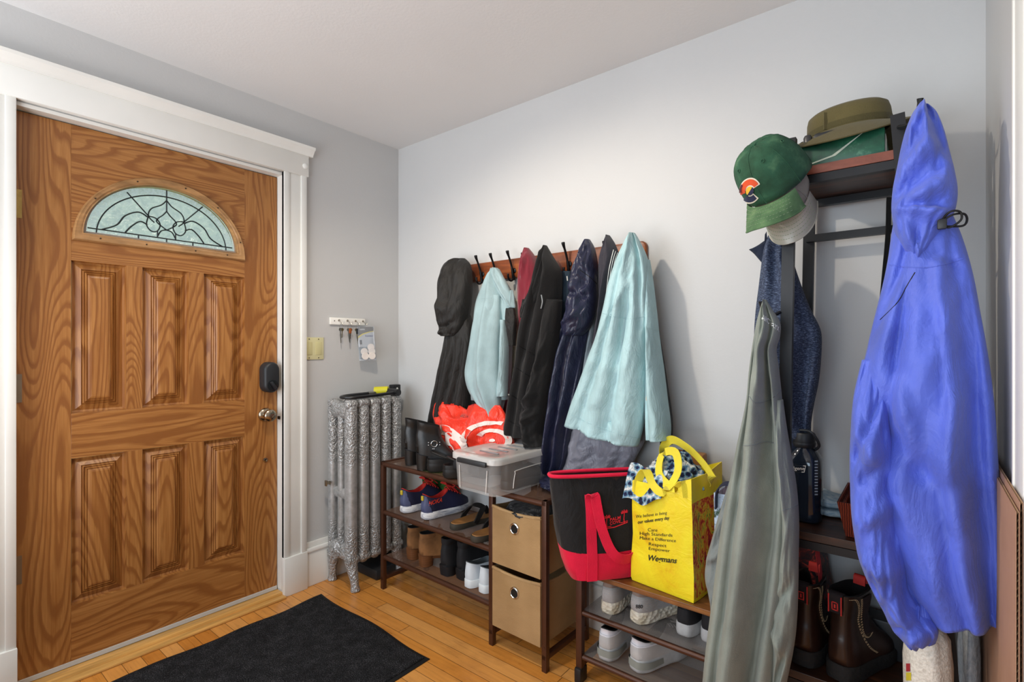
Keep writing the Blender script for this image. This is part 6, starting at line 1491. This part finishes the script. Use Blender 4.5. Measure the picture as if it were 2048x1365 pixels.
t = NT('red_brown_wicker'); w1 = t.n('TexWave', {'Vector': t.coord((1, 1, 1)), 'Scale': 60, 'Distortion': 2}).outputs['Fac']; t.setp(Base_Color=t.ramp(w1, [(.2, '#5e1f12'), (.8, '#9a3f24')]), Roughness=.6); t.bump(w1, .8, .006)
wbk = thing('wicker_basket', 'red brown woven basket at the right of the middle shelf', 'basket', (2.38, -.2, .7065))
b = MB(); bx0, bx1, by0, by1 = 2.266, 2.37, -.325, -.09
def bring(e, z): return [Vector(p) for p in ((bx0-e, by0-e, z), (bx1+e, by0-e, z), (bx1+e, by1+e, z), (bx0-e, by1+e, z))]
b.rings([bring(-.01, .7065), bring(.008, .80), bring(.004, .80), bring(-.014, .715)]); b.build('basket_body', t.m, wbk, smooth=False)
# dark printed bag under mid shelf
t = NT('dark_print'); n1 = t.noise(t.coord(), 22, 5, .7, 1.5); t.setp(Base_Color=t.ramp(n1, [(.4, '#17181f'), (.52, '#4a1a1c'), (.6, '#a8382c'), (.68, '#1c2630')]), Roughness=.5)
db = thing('dark_print_bag', 'dark tote with red print standing under the middle shelf by the wall', 'bag', (2.16, -.1, .313))
b = MB(); b.rings([[Vector((x, y, z)) for x, y in ((2.11+e, -.17), (2.215-e*1.6, -.17), (2.225-e*1.6, -.07), (2.11+e, -.07))] for z, e in ((.313, 0), (.45, .004), (.62, .018), (.66, .024))]); b.build('bag_body', t.m, db, smooth=False)
MB().strap(catmull([(2.19, -.172, .60), (2.20, -.18, .52), (2.205, -.175, .46)], 10), RX, .012, .003).build('handle', mat('red_card', '#a83238', .6), db)
# ================================================================== RIGHT WALL ITEMS
t = NT('cardboard_brown'); n1 = t.noise(t.coord(), 6, 3); t.setp(Base_Color=t.ramp(n1, [(.3, '#a87f64'), (.7, '#b98f72')]), Roughness=.85); M_CB = t.m
M_CBE = mat('cardboard_edge_dark', '#2e231b', .9); M_CBL = mat('cardboard_liner', '#b99a72', .85)
def card(x0, y0, y1, z1, label, dx):
    g = thing('cardboard_sheet', label, 'cardboard', (x0, (y0+y1)/2, 0), group='cardboard sheets')
    def P(t_, y, z): return Vector((x0+t_+dx*(z/1.0), y, z))
    th = .0035
    for a in (0, th*1.0):
        MB().add([P(a, y0, 0), P(a, y1, 0), P(a, y1, z1), P(a, y0, z1), P(a+.0008, y0, 0), P(a+.0008, y1, 0), P(a+.0008, y1, z1), P(a+.0008, y0, z1)], [(0, 1, 2, 3), (4, 7, 6, 5), (0, 4, 5, 1), (1, 5, 6, 2), (2, 6, 7, 3), (3, 7, 4, 0)]).build('liner_board', M_CB, g, smooth=False)
    # fluting: zig-zag seen on the cut edge
    b = MB(); n_ = int(z1/.006); prev = None
    R = []
    for i in range(n_+1):
        z = z1*i/n_; t_ = .0008+(th-.0008)*(i % 2)
        R.append((P(t_, y0+.001, z), P(t_, y1-.001, z)))
    vs = [p for r in R for p in r]; b.add(vs, [(2*i, 2*i+1, 2*i+3, 2*i+2) for i in range(n_)])
    b.build('flute', M_CBL, g, smooth=False)
    return g
card(2.5535, -.815, -.16, .955, 'cardboard sheet leaning on right wall, front of the stack', .001)
card(2.5595, -.80, -.17, .968, 'cardboard sheet behind the front sheet on right wall', .0008)
# white woven sack and wrapped white roll
t = NT('white_woven_sack'); n1 = t.noise(t.coord((1, 1, 1)), 160, 2); t.setp(Base_Color=t.ramp(n1, [(.3, '#c9c3b6'), (.7, '#ebe6da')]), Roughness=.7); t.bump(n1, .6, .004)
def lathe_soft(c, prof, M, name, par, sx=1, sy=1, seed=0):
    b = MB(); n = 44; R = []
    for r, z in prof: R.append([Vector(c)+Vector((r*sx*math.cos(a), r*sy*math.sin(a), z))*1+Vector((math.cos(a), math.sin(a), 0))*(.006*noise.noise(Vector((math.cos(a)*2, math.sin(a)*2, z*12+seed)))) for a in [2*PI*i/n for i in range(n)]])
    b.rings(R); return b.build(name, M, par, angle=180)
wsx = at(1853, 1330, y=-.42); g = thing('white_sack', 'white woven sack with a red and yellow print below the periwinkle jacket', 'sack', (2.435, -.42, 0))
so = lathe_soft((2.447, -.45, 0), [(.03, .0), (.055, .01), (.058, .1), (.056, .3), (.054, .50), (.048, .56), (.028, .59)], t.m, 'sack_body', g, .82, .9)
tb = bvh(so); decal('red_print', so, tb, [gridpoly(1813, 1328, 1821, 1344, 4, 4)], pxid, mat('red_card', '#a83238', .6), .001); decal('yellow_print', so, tb, [gridpoly(1813, 1346, 1823, 1362, 4, 4)], pxid, mat('print_yellow', '#d3c23c', .5), .001)
t = NT('white_bubble_wrap'); n1 = t.noise(t.coord(), 70, 3, .6); t.setp(Base_Color=t.ramp(n1, [(.3, '#b4bcc2'), (.7, '#dfe3e4')]), Roughness=.5); t.bump(n1, .7, .006)
g = thing('wrapped_roll', 'white plastic wrapped bundle standing between hall tree post and cardboard', 'bundle', (2.525, -.2, 0))
lathe_soft((2.530, -.235, 0), [(.02, 0), (.022, .01), (.0225, .2), (.023, .33), (.021, .345), (.020, .46), (.017, .56), (.008, .575)], t.m, 'wrapped_body', g, 1.0, 3.2, 4)
# ================================================================== PRINTS ON SHOES
def find(g, nm): return [c for c in g.children if c.name.startswith(nm)][0]
tb = bvh(find(run2, 'upper')); textdecal('side_lettering', find(run2, 'upper'), tb, 'HOKA', (857, 1012), (884, 1004), 8.5, M_REDP, up=(.12, -1), bold=True, shear=.15)
tb = bvh(find(tr2, 'upper')); textdecal('side_number', find(tr2, 'upper'), tb, '880', (1272, 1217), (1285, 1217), 7, M_BLK, bold=True, off=.002)
tb = bvh(find(tr, 'upper')); textdecal('side_number', find(tr, 'upper'), tb, '880', (1192, 1202), (1202, 1204), 8, M_BLK, bold=True, off=.002)
for s_, dx, dy in ((bs_, 0, 0), (bs2, 46, 14)):
    uo = find(s_, 'upper'); tb = bvh(uo)
    decal('white_tag', uo, tb, [([(1352+dx, 1242+dy), (1367+dx, 1244+dy), (1368+dx, 1248+dy), (1353+dx, 1247+dy)], [(0, 1, 2, 3)]), ([(1327+dx, 1231+dy), (1333+dx, 1236+dy), (1332+dx, 1240+dy), (1326+dx, 1235+dy)], [(0, 1, 2, 3)])], pxid, M_WHITEP, .002)
# ================================================================== LIGHT, WORLD, CAMERA
def lamp(name, typ, loc, energy, col, size=.1, target=None, **kw):
    l = bpy.data.lights.new(name, typ); l.energy = energy; l.color = col
    if typ == 'AREA': l.size = size
    else: l.shadow_soft_size = size
    for k, v in kw.items(): setattr(l, k, v)
    o = bpy.data.objects.new(name, l); COL.objects.link(o); o.location = loc
    if target is not None: o.rotation_euler = (Vector(target)-Vector(loc)).to_track_quat('-Z', 'Y').to_euler()
    return o
lamp('ceiling_lamp', 'SPOT', (1.15, -1.2, 2.33), 52, (1, .88, .72), .035, (1.35, -.6, 0), spot_size=math.radians(150), spot_blend=.55)
lamp('room_fill', 'AREA', (1.3, -3.4, 2.0), 16, (.95, .97, 1), 1.6, (1.2, -.2, 1.0))  # added soft fill from behind the camera, not a fixture of the room
lamp('window_light', 'AREA', (.2, -3.0, 1.5), 30, (.74, .87, 1), 1.0, (2.0, -.2, 1.1))
lamp('cool_fill', 'AREA', (2.36, -3.4, 1.3), 16, (.66, .83, 1), .8, (2.2, 0, .9))  # added bluish fill brightening the wall behind the hall tree, no window here
lamp('ceiling_fill', 'AREA', (1.3, -3.0, .8), 48, (.94, .97, 1), 1.4, (1.3, -2.4, 2.4))  # added upward fill that lightens the ceiling, no fitting stands here
lamp('hedge_fill', 'AREA', (-1.0, -1.2, 3.2), 120, (1, 1, .95), 1.5, (-3.2, -1.2, 1.2))  # added fill aimed at the hedge, stands in for daylight outside
w = bpy.data.worlds.new('world'); S.world = w; w.use_nodes = True
w.node_tree.nodes['Background'].inputs[0].default_value = (.86, .93, 1, 1); w.node_tree.nodes['Background'].inputs[1].default_value = 0.62
cam = bpy.data.cameras.new('camera'); co = bpy.data.objects.new('camera', cam); COL.objects.link(co)
cam.sensor_fit = 'HORIZONTAL'; cam.sensor_width = 36; cam.lens = 36*F/2048; cam.clip_start = .02
cam.shift_y = (HY-682.5)/2048
co.location = CAM; co.rotation_euler = (PI/2, 0, YAW)
S.camera = co
S.view_settings.view_transform = 'Standard'; S.view_settings.look = 'None'; S.view_settings.exposure = -.18; S.view_settings.gamma = 1
S.cycles.max_bounces = 8; S.cycles.transparent_max_bounces = 16; S.cycles.use_denoising = True
